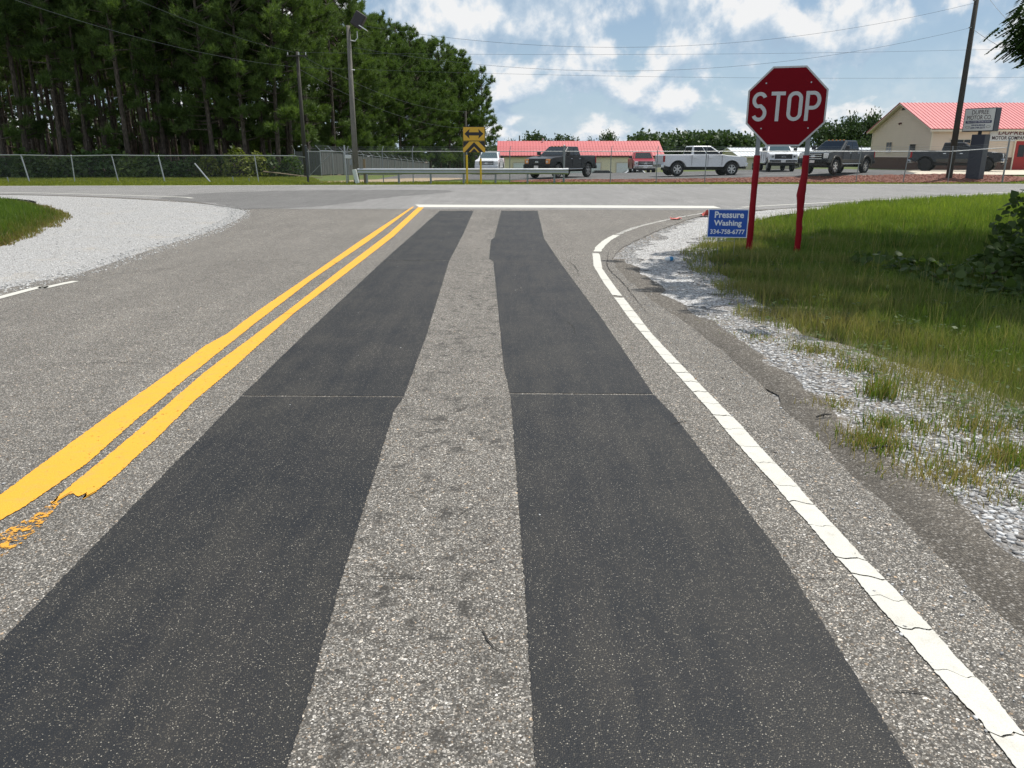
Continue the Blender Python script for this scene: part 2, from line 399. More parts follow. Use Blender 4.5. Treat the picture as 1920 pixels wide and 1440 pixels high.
def mesh_mat():
    m, t, bs, out = new_mat('chain_link')
    g = t.node('ShaderNodeNewGeometry'); sx = t.node('ShaderNodeSeparateXYZ'); t.l.new(g.outputs['Position'], sx.inputs[0])
    h = t.m('ADD', sx.outputs[0], t.m('MULTIPLY', sx.outputs[1], 0.31))
    def wire(sign):
        a = t.m('ADD', h, t.m('MULTIPLY', sx.outputs[2], sign))
        fr = t.m('FRACT', t.m('MULTIPLY', a, 1 / 0.078))
        return t.m('LESS_THAN', t.m('ABSOLUTE', t.m('SUBTRACT', fr, 0.5)), 0.021)
    al = t.m('MAXIMUM', wire(1.0), wire(-1.0))
    bs.inputs['Base Color'].default_value = (0.26, 0.28, 0.28, 1); bs.inputs['Metallic'].default_value = 0.5; bs.inputs['Roughness'].default_value = 0.5
    tr = t.node('ShaderNodeBsdfTransparent'); mx = t.node('ShaderNodeMixShader')
    t.put(mx.inputs[0], al); t.l.new(tr.outputs[0], mx.inputs[1]); t.l.new(bs.outputs[0], mx.inputs[2]); t.l.new(mx.outputs[0], out.inputs[0])
mesh_mat()
# vehicles
def car_paint(name, col, metal=0.0, rough=0.28):
    simple(name, col, rough, metal, 0.03, 2.0, spec=0.22, coat=0.16)
car_paint('paint_black', (0.010, 0.011, 0.013)); car_paint('paint_white', (0.72, 0.74, 0.76)); car_paint('paint_red', (0.30, 0.010, 0.024))
car_paint('paint_charcoal', (0.022, 0.027, 0.030)); car_paint('paint_grey', (0.040, 0.044, 0.050), 0.3); car_paint('paint_flare', (0.07, 0.065, 0.055))
simple('chrome', (0.75, 0.77, 0.8), 0.12, 1.0, 0.03, 3)
simple('dark_plastic', (0.018, 0.018, 0.02), 0.55, 0, 0.1, 3)
simple('tyre_rubber', (0.016, 0.016, 0.017), 0.8, 0, 0.2, 6)
simple('car_glass', (0.010, 0.014, 0.018), 0.05, 0, 0.02, 2, spec=0.35)
simple('car_glass_light', (0.05, 0.085, 0.10), 0.06, 0, 0.02, 2, spec=0.45)
simple('lamp_lens', (0.72, 0.73, 0.72), 0.12, 0.2, 0.1, 12)
simple('lamp_amber', (0.75, 0.32, 0.10), 0.2, 0.0, 0.1, 12)
simple('tail_red', (0.35, 0.012, 0.016), 0.2, 0, 0.1, 10)
simple('rim_metal', (0.55, 0.56, 0.57), 0.25, 0.9, 0.05, 4)
simple('rim_dark', (0.02, 0.02, 0.022), 0.4, 0.5, 0.05, 4)
simple('plate_white', (0.75, 0.74, 0.72), 0.5, 0, 0.05, 4)

# ------------------------------------------------------------------ helpers
def gpt(px, py, z=0.0):
    """world point on the level z seen at photo pixel (1920 wide)"""
    u, v = px - 960, py - 720
    dy = F_PX * math.cos(PITCH) - v * math.sin(PITCH); dz = -(F_PX * math.sin(PITCH) + v * math.cos(PITCH))
    k = (z - CAM_H) / dz
    return (u * k, dy * k)
def at(px, py, Y):
    u, v = px - 960, py - 720
    dy = F_PX * math.cos(PITCH) - v * math.sin(PITCH); dz = -(F_PX * math.sin(PITCH) + v * math.cos(PITCH))
    k = Y / dy
    return Vector((u * k, Y, CAM_H + dz * k))
def sstep(a, b, x):
    if a == b: return float(x > a)
    t = min(1, max(0, (x - a) / (b - a))); return t * t * (3 - 2 * t)
def terrain(x, y):
    rise = sstep(47.2, 51.5, y) * sstep(-12, -3, x) * (0.13 + 0.37 * sstep(5, 28, x))
    if y > 66:
        keep = sstep(24.5, 28.5, x) * (1 - sstep(85, 110, y))
        fall = min(2.9, (0.034 + 0.066 * sstep(-9, -4, x)) * (y - 66)) * (1 - keep)
        soft = sstep(66, 72, y)
        rise -= fall * (0.45 + 0.55 * soft)
    return rise
def tag(o, label=None, cat=None, group=None, kind=None):
    if label: o['label'] = label
    if cat: o['category'] = cat
    if group: o['group'] = group
    if kind: o['kind'] = kind
    return o
def empty(name, loc=(0, 0, 0), rz=0.0):
    o = bpy.data.objects.new(name, None); o.empty_display_size = 0.2
    o.location = loc; o.rotation_euler = (0, 0, rz); COL.objects.link(o); return o
def link(name, me, mats=None, parent=None, loc=None, smooth=False):
    o = bpy.data.objects.new(name, me)
    if mats:
        for m in (mats if isinstance(mats, (list, tuple)) else [mats]):
            me.materials.append(MATS[m])
    if smooth: me.polygons.foreach_set('use_smooth', [True] * len(me.polygons))
    if parent: o.parent = parent
    if loc is not None: o.location = loc
    COL.objects.link(o); return o

class MB:
    def __init__(s): s.v = []; s.f = []; s.mi = []; s.cur = 0
    def add(s, vs, fs):
        b = len(s.v); s.v += [tuple(v) for v in vs]; s.f += [tuple(b + i for i in f) for f in fs]; s.mi += [s.cur] * len(fs); return s
    def box(s, c, size, rot=None):
        hx, hy, hz = size[0] / 2, size[1] / 2, size[2] / 2
        vs = [Vector((x, y, z)) for x in (-hx, hx) for y in (-hy, hy) for z in (-hz, hz)]
        if rot is not None: vs = [rot @ v for v in vs]
        c = Vector(c)
        return s.add([v + c for v in vs], [(0, 1, 3, 2), (4, 6, 7, 5), (0, 4, 5, 1), (2, 3, 7, 6), (0, 2, 6, 4), (1, 5, 7, 3)])
    def tube(s, pts, r, n=6, caps=True):
        pts = [Vector(p) for p in pts]; rs = r if hasattr(r, '__len__') else [r] * len(pts)
        rings = []
        for i, p in enumerate(pts):
            d = (pts[min(i + 1, len(pts) - 1)] - pts[max(i - 1, 0)]).normalized()
            a = d.orthogonal().normalized() if i == 0 or abs(d.dot(prev)) > 0.999 else (prev - d * prev.dot(d)).normalized()
            prev = a; b = d.cross(a)
            rings.append([p + (a * math.cos(2 * math.pi * k / n) + b * math.sin(2 * math.pi * k / n)) * rs[i] for k in range(n)])
        vs = [v for rg in rings for v in rg]
        fs = [(i * n + k, i * n + (k + 1) % n, (i + 1) * n + (k + 1) % n, (i + 1) * n + k) for i in range(len(pts) - 1) for k in range(n)]
        if caps: fs += [tuple(range(n - 1, -1, -1)), tuple((len(pts) - 1) * n + k for k in range(n))]
        return s.add(vs, fs)
    def prism(s, poly, ax, lo, hi):
        """polygon in the plane across axis ax, extruded lo..hi"""
        def mk(p, t):
            return {0: (t, p[0], p[1]), 1: (p[0], t, p[1]), 2: (p[0], p[1], t)}[ax]
        n = len(poly); vs = [mk(p, lo) for p in poly] + [mk(p, hi) for p in poly]
        return s.add(vs, [tuple(range(n - 1, -1, -1)), tuple(range(n, 2 * n))] + [(i, (i + 1) % n, n + (i + 1) % n, n + i) for i in range(n)])
    def quad(s, a, b, c, d): return s.add([a, b, c, d], [(0, 1, 2, 3)])
    def mesh(s, name='mesh'):
        me = bpy.data.meshes.new(name); me.from_pydata(s.v, [], s.f); me.polygons.foreach_set('material_index', s.mi); me.update(); return me
    def build(s, name, mat, parent=None, loc=None, smooth=False, bevel=0.0, seg=2):
        o = link(name, s.mesh(name), mat, parent, loc, smooth)
        if bevel:
            md = o.modifiers.new('bevel', 'BEVEL'); md.width = bevel; md.segments = seg; md.limit_method = 'ANGLE'; md.angle_limit = R(32)
            md.harden_normals = False
        return o
def fix_normals(me):
    bm = bmesh.new(); bm.from_mesh(me); bmesh.ops.recalc_face_normals(bm, faces=bm.faces); bm.to_mesh(me); bm.free(); me.update()
def np_mesh(name, verts, faces, k, colors=None):
    """mesh from numpy arrays; every face has k corners"""
    me = bpy.data.meshes.new(name)
    nv, nf = len(verts), len(faces)
    me.vertices.add(nv); me.vertices.foreach_set('co', np.asarray(verts, np.float32).ravel())
    me.loops.add(nf * k); me.loops.foreach_set('vertex_index', np.asarray(faces, np.int32).ravel())
    me.polygons.add(nf); me.polygons.foreach_set('loop_start', np.arange(0, nf * k, k, dtype=np.int32))
    if colors is not None:
        ca = me.color_attributes.new('col', 'FLOAT_COLOR', 'POINT')
        rgba = np.ones((nv, 4), np.float32); rgba[:, :3] = colors; ca.data.foreach_set('color', rgba.ravel())
    me.update(calc_edges=True); return me
def in_poly(pts, poly):
    x, y = pts[:, 0], pts[:, 1]; ins = np.zeros(len(pts), bool); n = len(poly)
    for i in range(n):
        x0, y0 = poly[i]; x1, y1 = poly[(i + 1) % n]
        c = ((y0 > y) != (y1 > y)) & (x < (x1 - x0) * (y - y0) / ((y1 - y0) or 1e-9) + x0); ins ^= c
    return ins
def smooth_poly(pts, step=0.3, amp=0.0, seed=0, closed=True, straight=False):
    """resample a polygon and roughen it"""
    out = []; n = len(pts)
    for i in range(n if closed else n - 1):
        p0, p1, p2, p3 = [Vector((*pts[(i + k) % n], 0)) if closed else Vector((*pts[min(max(i + k, 0), n - 1)], 0)) for k in (-1, 0, 1, 2)]
        L = (p2 - p1).length; m = max(1, int(L / step))
        for j in range(m):
            t = j / m
            q = p1.lerp(p2, t) if (L > 12 or straight) else 0.5 * ((2 * p1) + (p2 - p0) * t + (2 * p0 - 5 * p1 + 4 * p2 - p3) * t * t + (3 * p1 - p0 - 3 * p2 + p3) * t ** 3)
            if amp:
                q = q + Vector((mnoise(Vector((q.x * 1.9, q.y * 1.9, seed))), mnoise(Vector((q.x * 1.9, q.y * 1.9, seed + 9))), 0)) * amp
                q = q + Vector((mnoise(Vector((q.x * 9, q.y * 9, seed))), mnoise(Vector((q.x * 9, q.y * 9, seed + 9))), 0)) * amp * 0.35
            out.append((q.x, q.y))
    return out
def flat_sheet(name, poly, z, mat, skirt=0.0, parent=None):
    bm = bmesh.new()
    vs = [bm.verts.new((x, y, z)) for x, y in poly]
    f = bm.faces.new(vs)
    if f.normal.z < 0: f.normal_flip()
    if skirt:
        bot = [bm.verts.new((x, y, z - skirt)) for x, y in poly]
        for i in range(len(vs)):
            j = (i + 1) % len(vs); bm.faces.new((vs[i], bot[i], bot[j], vs[j]))
    bmesh.ops.triangulate(bm, faces=[f]); bmesh.ops.recalc_face_normals(bm, faces=bm.faces)
    me = bpy.data.meshes.new(name); bm.to_mesh(me); bm.free()
    return link(name, me, mat, parent)
def draped(name, poly, off, mat, cell=0.5, parent=None):
    """sheet that follows the terrain"""
    xs = [p[0] for p in poly]; ys = [p[1] for p in poly]
    nx, ny = int((max(xs) - min(xs)) / cell) + 1, int((max(ys) - min(ys)) / cell) + 1
    gx = np.linspace(min(xs), max(xs), nx + 1); gy = np.linspace(min(ys), max(ys), ny + 1)
    V = np.array([(x, y, terrain(x, y) + off) for y in gy for x in gx])
    ids = np.arange((nx + 1) * (ny + 1)).reshape(ny + 1, nx + 1)
    Q = np.stack([ids[:-1, :-1], ids[:-1, 1:], ids[1:, 1:], ids[1:, :-1]], -1).reshape(-1, 4)
    Q = Q[in_poly(V[Q].mean(1)[:, :2], poly)]
    used = np.unique(Q); remap = np.zeros(len(V), int); remap[used] = np.arange(len(used))
    return link(name, np_mesh(name, V[used], remap[Q], 4), mat, parent)

# ------------------------------------------------------------------ ground
def axis(lo, hi, near, fine):
    a = [0.0]; 
    while a[-1] < max(abs(lo), abs(hi)): a.append(a[-1] + max(fine, (a[-1] - near) * 0.18 if a[-1] > near else fine))
    return a
ax = axis(0, 900, 60, 1.5)
gx = sorted(set([-v for v in ax] + ax)); gy = [-30 + v for v in axis(0, 1500, 150, 1.5)]
GV = []
for y in gy:
    for x in gx:
        GV.append((x, y, terrain(x, y) - 0.035))
nx = len(gx); ids = np.arange(len(GV)).reshape(len(gy), nx)
GQ = np.stack([ids[:-1, :-1], ids[:-1, 1:], ids[1:, 1:], ids[1:, :-1]], -1).reshape(-1, 4)
tag(link('ground', np_mesh('ground', GV, GQ, 4), 'ground_turf'), 'green turf and bare soil ground beside the roads', 'ground', kind='structure')

# pavement: approach road flaring into the cross road
PAV = [(-6.5, -4), (-6.42, 5), (-6.33, 9.4), (-6.1, 10.8), (-6.35, 13.5), (-6.56, 16.85), (-7.3, 21.2), (-8.5, 24.4), (-12.4, 28.5), (-20.5, 32.9), (-34, 35.0), (-90, 35.5),
       (-90, 40.3), (-27, 42.2), (0, 44.3), (29, 45.3), (90, 47),
       (90, 40), (34, 38.4), (23.6, 34.6), (17.1, 30.1), (12.7, 27.2), (7.9, 24.0), (5.5, 21.9), (3.6, 18.1), (2.25, 14.7), (1.75, 13.1), (1.55, 11.5), (1.6, 8.9), (1.78, 6.7), (1.79, 4.45), (1.77, 2.3), (1.77, -4)]
PAV_S = smooth_poly(PAV, 0.08, 0.03, 3)
tag(flat_sheet('road', PAV_S, 0.0, 'chipseal', 0.06), 'worn grey chip seal road leading up to the stop line', 'road', kind='structure')
CROSS = [(-88, 35.7), (-34, 35.2), (-20.5, 33.1), (-12.3, 28.9), (-8.3, 24.6), (-3, 24.1), (6.2, 23.7), (8.1, 24.3), (12.6, 27.4), (17.0, 30.3), (23.5, 34.8), (34, 38.6), (88, 40.2), (88, 46.8), (29, 45.2), (0, 44.2), (-27, 42.1), (-88, 40.2)]
tag(flat_sheet('cross_road', smooth_poly(CROSS, 0.4, 0.04, 5), 0.0035, 'chipseal_cross'), 'light grey main road crossing behind the stop line', 'road', kind='structure')
DARKP = [gpt(*p) for p in ((300, 371), (420, 361), (620, 357), (820, 356.5), (840, 361), (720, 371), (640, 383), (560, 389.5), (470, 392), (455, 392), (400, 381))]
tag(flat_sheet('asphalt_patch', smooth_poly(DARKP, 0.3, 0.35, 8), 0.0065, 'patched_asphalt'), 'dark asphalt patch in the mouth of the junction', 'asphalt patch', kind='structure')

# gravel and crumbled shoulders
GL = [(-6.3, -2), (-6.25, 9.4), (-6.0, 10.8), (-6.25, 13.5), (-6.45, 16.85), (-7.2, 21.2), (-8.4, 24.5), (-12.3, 28.7), (-20.5, 33.0), (-34, 35.1), (-60, 35.4), (-60, 33.4), (-30, 32.6), (-19.5, 30.4), (-15.8, 26.2), (-12.3, 21.4), (-10.2, 16.3), (-9.4, 13.9), (-9.8, 9), (-10, -2)]
tag(flat_sheet('gravel_apron', smooth_poly(GL, 0.25, 0.12, 11), -0.012, 'white_gravel'), 'white crushed stone apron filling the left corner of the junction', 'gravel', kind='structure')
GR = [(1.7, -3), (1.72, 4.4), (1.7, 6.7), (1.5, 9), (1.45, 11.5), (1.65, 13.1), (2.15, 14.7), (3.5, 18.1), (5.4, 22.0), (7.8, 24.1), (12.6, 27.4), (17.0, 30.2), (23.5, 34.7), (34, 38.5), (60, 39.3), (60, 37.8), (36, 37), (21.5, 31.6), (12.2, 25.2), (8.4, 21.4), (5.0, 16.6), (3.9, 14.4), (3.1, 12), (2.95, 9.6), (2.75, 7.4), (2.95, 6.5), (3.3, 5.6), (3.6, 4.2), (3.9, 2.5), (3.9, -3)]
tag(flat_sheet('gravel_shoulder', smooth_poly(GR, 0.2, 0.12, 12), -0.016, 'dusty_gravel'), 'dusty gravel shoulder between the edge line and the roadside grass', 'gravel', kind='structure')
CR = [(1.72, -3), (1.74, 4.4), (1.73, 6.7), (1.53, 9), (1.48, 11.5), (1.60, 12.4), (1.80, 12.0), (1.85, 9.5), (2.02, 7.4), (2.08, 5.5), (2.10, 4), (2.15, 2.5), (2.2, -3)]
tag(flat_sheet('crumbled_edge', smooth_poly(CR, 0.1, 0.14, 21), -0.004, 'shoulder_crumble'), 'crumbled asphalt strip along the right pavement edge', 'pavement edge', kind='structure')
WG = [gpt(*p) for p in ((1330, 404), (1420, 395), (1500, 388), (1640, 379), (1800, 371), (1960, 366), (1960, 371), (1800, 377), (1600, 386), (1490, 400), (1400, 420), (1320, 440), (1290, 470), (1285, 500), (1330, 560), (1310, 575), (1230, 545), (1190, 500), (1200, 465), (1260, 430))]
tag(flat_sheet('white_gravel_corner', smooth_poly(WG, 0.1, 0.42, 13), -0.0085, 'corner_gravel'), 'pale gravel around the inside of the right corner', 'gravel', kind='structure')

# ------------------------------------------------------------------ road markings and seal patches
def interp(pts, Y):
    """X at distance Y along a px polyline (converted to ground)"""
    ys = [p[1] for p in pts]; xs = [p[0] for p in pts]
    o = np.argsort(ys); return np.interp(Y, np.array(ys)[o], np.array(xs)[o])
def strip(name, lpx, rpx, y0, y1, z, mat, parent=None, jit=0.004, step=0.015, seed=0, wav=0.0, slant=0.0, joints=None):
    L = [gpt(*p) for p in lpx]; Rr = [gpt(*p) for p in rpx]
    n = max(2, int((y1 - y0) / step)); rng = random.Random(seed)
    Y = np.linspace(y0, y1, n + 1); V = []; Fc = []; m = 8
    for i, y in enumerate(Y):
        a, b = interp(L, y), interp(Rr, y)
        a += rng.uniform(-jit, jit) + 0.003 * mnoise(Vector((1.3, y * 3, seed))); b += rng.uniform(-jit, jit) + 0.003 * mnoise(Vector((7.7, y * 3, seed)))
        end = (i == 0) - (i == n)
        for k in range(m + 1):
            t = k / m; dy = wav * (mnoise(Vector((k * 0.9, y0, seed))) * max(0, 1 - i / 24) + mnoise(Vector((k * 0.9, y1, seed))) * max(0, 1 - (n - i) / 24))
            if joints:          # cracked joints shared with the neighbouring piece
                j0, j1 = joints; f = i / n; sh = lambda j: 0.030 * mnoise(Vector((t * 2.1, j * 3.7, 1.0))) + 0.012 * mnoise(Vector((t * 7.0, j * 3.7, 5.0))) - 0.03 * (t - 0.5)
                dy = sh(j0) * max(0, 1 - 3 * f) + sh(j1) * max(0, 3 * f - 2)
            V.append((a + (b - a) * t, y + dy + slant * (t - 0.5), z))
    for i in range(n):
        for k in range(m):
            q = i * (m + 1) + k; Fc.append((q, q + 1, q + m + 2, q + m + 1))
    return link(name, np_mesh(name, V, Fc, 4), mat, parent)
YL = ([(-60, 968), (0, 930), (117, 843), (207, 778), (317, 700), (385, 649), (425, 627), (480, 586), (586, 513.5), (678, 450), (776, 386)],
      [(-40, 1003), (0, 977), (43, 953), (160, 873), (253, 790), (362, 700), (480, 605.6), (586, 524), (692, 451.6), (779, 386)])
YR = ([(97, 941), (233, 830), (300, 772), (382, 700), (480, 627), (533, 588), (639, 506), (728, 439), (786, 387)],
      [(162, 938), (213, 897), (300, 817), (367, 750), (427, 700), (480, 652), (551, 588), (650, 512), (738.5, 443), (797, 387)])
o = strip('yellow_line', *YL, 2.7, 25.2, 0.005, 'yellow_paint', seed=1); tag(o, 'yellow centre line, the left one of the pair', 'road marking', 'double yellow centre lines', kind='structure')
o = strip('yellow_line', *YR, 3.42, 25.1, 0.005, 'yellow_paint', seed=2, wav=0.15); tag(o, 'yellow centre line, the right one of the pair with a ragged near end', 'road marking', 'double yellow centre lines', kind='structure')
o = strip('worn_yellow_line', [(-40, 1030), (0, 1003), (40, 980), (70, 962), (96, 942)], [(-40, 1065), (0, 1048), (40, 1020), (75, 990), (112, 944)], 2.72, 3.52, 0.0045, 'old_yellow_paint', seed=9); tag(o, 'flaked remains of old yellow paint at the near left edge', 'road marking', kind='structure')

LP = ([(-80, 1290), (0, 1205), (150, 1050), (450, 745), (560, 638), (720, 488), (825, 395)], [(540, 1440), (640, 1090), (740, 768), (757, 744), (800, 628), (842, 490), (868, 440), (888, 395)])
RP = ([(1005, 1440), (985, 1110), (957, 740), (945, 690), (925, 490), (917, 486), (921, 450), (927, 445), (940, 395)], [(1710, 1440), (1590, 1245), (1450, 1020), (1260, 775), (1225, 740), (1130, 600), (1050, 492), (1020, 447), (1008, 395)])
seal = empty('seal_patch'); tag(seal, 'left black sealer strip in the wheel track beside the yellow lines', 'seal strip', kind='structure')
for k, (a, b) in enumerate(((1.2, 5.05), (5.075, 12.13), (12.16, 23.4))): strip('seal_panel', *LP, a, b, 0.003, 'black_seal', seal, 0.0035, 0.013, 20 + k, 0.012, -0.02)
seal = empty('seal_patch'); tag(seal, 'right black sealer strip in the wheel track beside the white line', 'seal strip', kind='structure')
for k, (a, b) in enumerate(((1.2, 5.10), (5.13, 12.05), (12.06, 15.55), (15.56, 23.4))): strip('seal_panel', *RP, a, b, 0.003, 'black_seal', seal, 0.0035, 0.013, 30 + k, 0.012, -0.02)
# stop line
o = flat_sheet('stop_line', smooth_poly([gpt(778, 384), gpt(1338, 386.5), gpt(1352, 391), gpt(786, 389)], 0.2, 0.02, 4, True, True), 0.009, 'white_paint'); tag(o, 'long white stop line across the lane end', 'road marking', kind='structure')
# cracked white edge line, a piece at a time
WL = ([(1111, 476), (1113, 499), (1132, 531), (1177.5, 595), (1251, 682.5), (1333, 774), (1355.6, 802), (1386.7, 838), (1413, 867), (1453, 911), (1480, 944), (1521, 989), (1569, 1047), (1602, 1082), (1633, 1122), (1667, 1160), (1727, 1230), (1775.6, 1287), (1840, 1355.6), (1898, 1431), (1990, 1550)],
      [(1125, 478.5), (1129, 504), (1154.6, 540), (1223, 627.5), (1315, 724), (1391, 800), (1422, 835.6), (1451, 867), (1493, 909), (1522, 943), (1564, 987), (1615.6, 1043.6), (1653, 1081), (1691, 1120), (1738, 1171), (1791, 1231), (1842, 1284), (1900, 1355.6), (2050, 1540)])
el = empty('edge_line'); tag(el, 'cracked thick white edge line along the right side of the lane', 'road marking', kind='structure')
ys = [1345, 1262, 1178, 1122, 1082, 1046, 988, 944, 911, 868, 838, 806, 780, 757, 735, 716, 699, 682, 666, 651, 637, 622, 608, 595, 583, 572, 562]
yw = [1.2, 1.83] + [gpt(1500, p)[1] for p in ys[1:]] + [8.87, 9.02, 10.2, 11.4, 13.1]
rng = random.Random(8)
for i in range(len(yw) - 1):
    if i == len(yw) - 5: continue
    gap = (0.009 if rng.random() < 0.35 else 0.0035) * (0.8 + 0.05 * i)
    strip('line_piece', *WL, yw[i], max(yw[i] + 0.03, yw[i + 1] - gap), 0.005, 'white_paint', el, 0.0025, 0.012, 50 + i, joints=(i, i + 1))
def ribbon(name, pts, w, z, mat, parent=None, jit=0.0, seed=0, taper=False, drape=False):
    rng = random.Random(seed); P = [Vector((*p, 0)) for p in smooth_poly(pts, max(0.04, w * 0.8), 0, 0, False)] + [Vector((*pts[-1], 0))]
    V = []; n = len(P)
    for i, p in enumerate(P):
        d = (P[min(i + 1, n - 1)] - P[max(i - 1, 0)]); d = d.normalized() if d.length > 1e-9 else Vector((0, 1, 0)); s = Vector((-d.y, d.x, 0))
        hw = w / 2 * (1 + rng.uniform(-jit, jit)); 
        if taper: hw *= min(1, 0.15 + 2.2 * min(i, n - 1 - i) / n)
        c = p + s * rng.uniform(-jit, jit) * w * (0.9 if taper else 0.1)
        for q in (c + s * hw, c - s * hw): V.append((q.x, q.y, z + (terrain(q.x, q.y) if drape else 0)))
    Fc = [(2 * i + 1, 2 * i + 3, 2 * i + 2, 2 * i) for i in range(n - 1)]
    return link(name, np_mesh(name, V, Fc, 4), mat, parent)
C_W = [gpt(*p) for p in ((1120, 472), (1126, 462), (1140, 450), (1156, 441))]
ribbon('line_piece', C_W, 0.14, 0.005, 'white_paint', el, 0.15, 3)
ribbon('line_piece', [gpt(*p) for p in ((1158, 440), (1200, 424.5), (1270, 408.5), (1333, 398), (1400, 389.5))], 0.11, 0.0065, 'worn_white_paint', el, 0.3, 4)
ribbon('line_piece', [(7.3, 25.0), (12.14, 28.2), (16.5, 31.1), (22.9, 35.5), (33, 39.2), (85, 41)], 0.15, 0.009, 'white_paint', el, 0.1, 5)
o = ribbon('edge_line', [(-6.02, -1), (-5.98, 8.6), (-5.85, 9.6), (-5.75, 10.1)], 0.12, 0.005, 'white_paint', None, 0.12, 6); tag(o, 'thin white edge line on the far left lane beside the gravel', 'road marking', kind='structure')
o = ribbon('edge_line', [(-85, 36.3), (-35, 36.0), (-22.6, 34.9), (-14.1, 31.6), (-12.2, 30.2)], 0.16, 0.009, 'white_paint', None, 0.1, 7); tag(o, 'white near edge line of the main road above the gravel apron', 'road marking', kind='structure')
o = ribbon('edge_line', [(-86, 40.0), (-27, 41.9), (0, 43.95), (29, 44.95), (86, 46.5)], 0.32, 0.009, 'white_paint', None, 0.06, 8); tag(o, 'long white far edge line of the main road along the verge', 'road marking', kind='structure')
ck = empty('pavement_cracks'); tag(ck, 'thin dark cracks running across the grey pavement', 'cracks', kind='structure')
for i, pl in enumerate([((0, 602), (100, 598), (225, 595), (325, 586), (475, 584)), ((647, 1063), (696, 1084), (780, 1082), (865, 1084), (895, 1099)), ((891, 1162), (905, 1185), (925, 1211), (970, 1232)),
        ((850, 975), (876, 958), (900, 940), (925, 932)), ((662, 1016), (700, 1005)), ((1315, 854), (1360, 853), (1397, 857)), ((827, 545), (870, 545), (930, 538), (969, 536)), ((799, 621), (827, 621)),
        ((1143, 467), (1139, 485), (1141, 504), (1168, 531), (1215, 590)), ((620, 490), (640, 497)), ((1062, 488), (1078, 500), (1085, 515)), ((130, 527), (300, 505), (480, 494)), ((640, 1095), (690, 1100)),
        ((960, 1130), (985, 1120)), ((1045, 600), (1060, 603), (1075, 615), (1078, 630)), ((0, 1010), (40, 1020), (80, 1016)), ((520, 590), (560, 588)), ((1650, 1305), (1700, 1298), (1760, 1310)), ((865, 1084), (905, 1060), (960, 1052)), ((60, 690), (200, 680), (330, 686)), ((1250, 800), (1290, 790), (1330, 797)), ((530, 1300), (560, 1290)), ((1480, 1090), (1530, 1084), (1590, 1092))]):
    pg = [gpt(*p) for p in pl]; q = smooth_poly(pg, 0.035, 0, 0, False) + [pg[-1]]
    q = [(x + 0.016 * mnoise(Vector((x * 9, y * 9, i))) + 0.008 * mnoise(Vector((x * 31, y * 31, i))), y + 0.022 * mnoise(Vector((x * 8, y * 8, i + 20))) + 0.01 * mnoise(Vector((x * 29, y * 29, i)))) for x, y in q]
    dd = sum(p[1] for p in q) / len(q)
    ribbon('crack', q, 0.0028 + 0.0007 * dd * (0.6 + 0.3 * (i % 3)), 0.0058, 'crack_tar', ck, 0.45, 40 + i, True)

# ------------------------------------------------------------------ loose stones
def stones(name, pts, smin, smax, mat, z, rng, flat=0.6):
    ico_v, ico_f = [], []
    bm = bmesh.new(); bmesh.ops.create_icosphere(bm, subdivisions=1, radius=1.0)
    ico_v = np.array([v.co for v in bm.verts]); ico_f = np.array([[v.index for v in f.verts] for f in bm.faces]); bm.free()
    n = len(pts); s = rng.uniform(0, 1, n) ** 2.2 * (smax - smin) + smin
    a = rng.uniform(0, 6.28, n); asp = rng.uniform(0.6, 1.0, (n, 1)); ht = rng.uniform(0.4, 1.0, (n, 1)) * flat
    V = ico_v[None] * (1 + rng.uniform(-0.28, 0.28, (n, 12, 1)))
    x = V[:, :, 0]; y = V[:, :, 1] * asp; zz = V[:, :, 2] * ht
    ca, sa = np.cos(a)[:, None], np.sin(a)[:, None]
    out = np.stack([(x * ca - y * sa) * s[:, None] + pts[:, :1], (x * sa + y * ca) * s[:, None] + pts[:, 1:2], zz * s[:, None] + z + 0.25 * s[:, None] * ht], -1)
    Fc = ico_f[None] + (np.arange(n) * 12)[:, None, None]
    return link(name, np_mesh(name, out.reshape(-1, 3), Fc.reshape(-1, 3), 3), mat)
rs = np.random.RandomState(4)
def scatter(poly, n, ydens=0.0):
    """points in polygon, denser towards the camera when ydens > 0"""
    P = np.array(poly); lo, hi = P.min(0), P.max(0); out = []
    tot = 0
    while tot < n:
        q = rs.uniform(lo, hi, (min(n * 2, 300000), 2))
        if ydens: q = q[rs.uniform(0, 1, len(q)) < (max(lo[1], 1.5) / np.maximum(q[:, 1], 1.5)) ** ydens]
        q = q[in_poly(q, poly)]; out.append(q); tot += len(q)
    return np.concatenate(out)[:n]
GRN = [(2.05, 1.6), (2.0, 4.4), (1.95, 6.7), (1.8, 9), (1.7, 11.0), (1.75, 12.9), (2.2, 14.6), (3.5, 18), (5.4, 21.8), (8.0, 23.9), (12.6, 27.1), (12.2, 25.2), (8.4, 21.6), (5.0, 17), (3.6, 14.6), (2.9, 12), (2.8, 9.6), (2.6, 7.4), (2.9, 6.3), (3.2, 5.4), (3.5, 4.2), (3.9, 2.5), (3.9, 1.6)]
pts = scatter(GRN, 60000, 1.0)
keep = np.array([sstep(-0.35, 0.45, mnoise(Vector((x * 0.9, y * 0.55, 2.0))) + 0.62 * (sstep(1.85, 2.35, x) * 2 - 0.85 if y < 8 else sstep(8, 14, y) - 0.3)) for x, y in pts])
pts = pts[rs.uniform(0, 1, len(pts)) < keep * 0.62 + 0.05]
o = stones('gravel_stones', pts, 0.005, 0.022, 'loose_stone', -0.016, rs); tag(o, 'loose pale crushed stones on the right shoulder', 'gravel', kind='stuff')
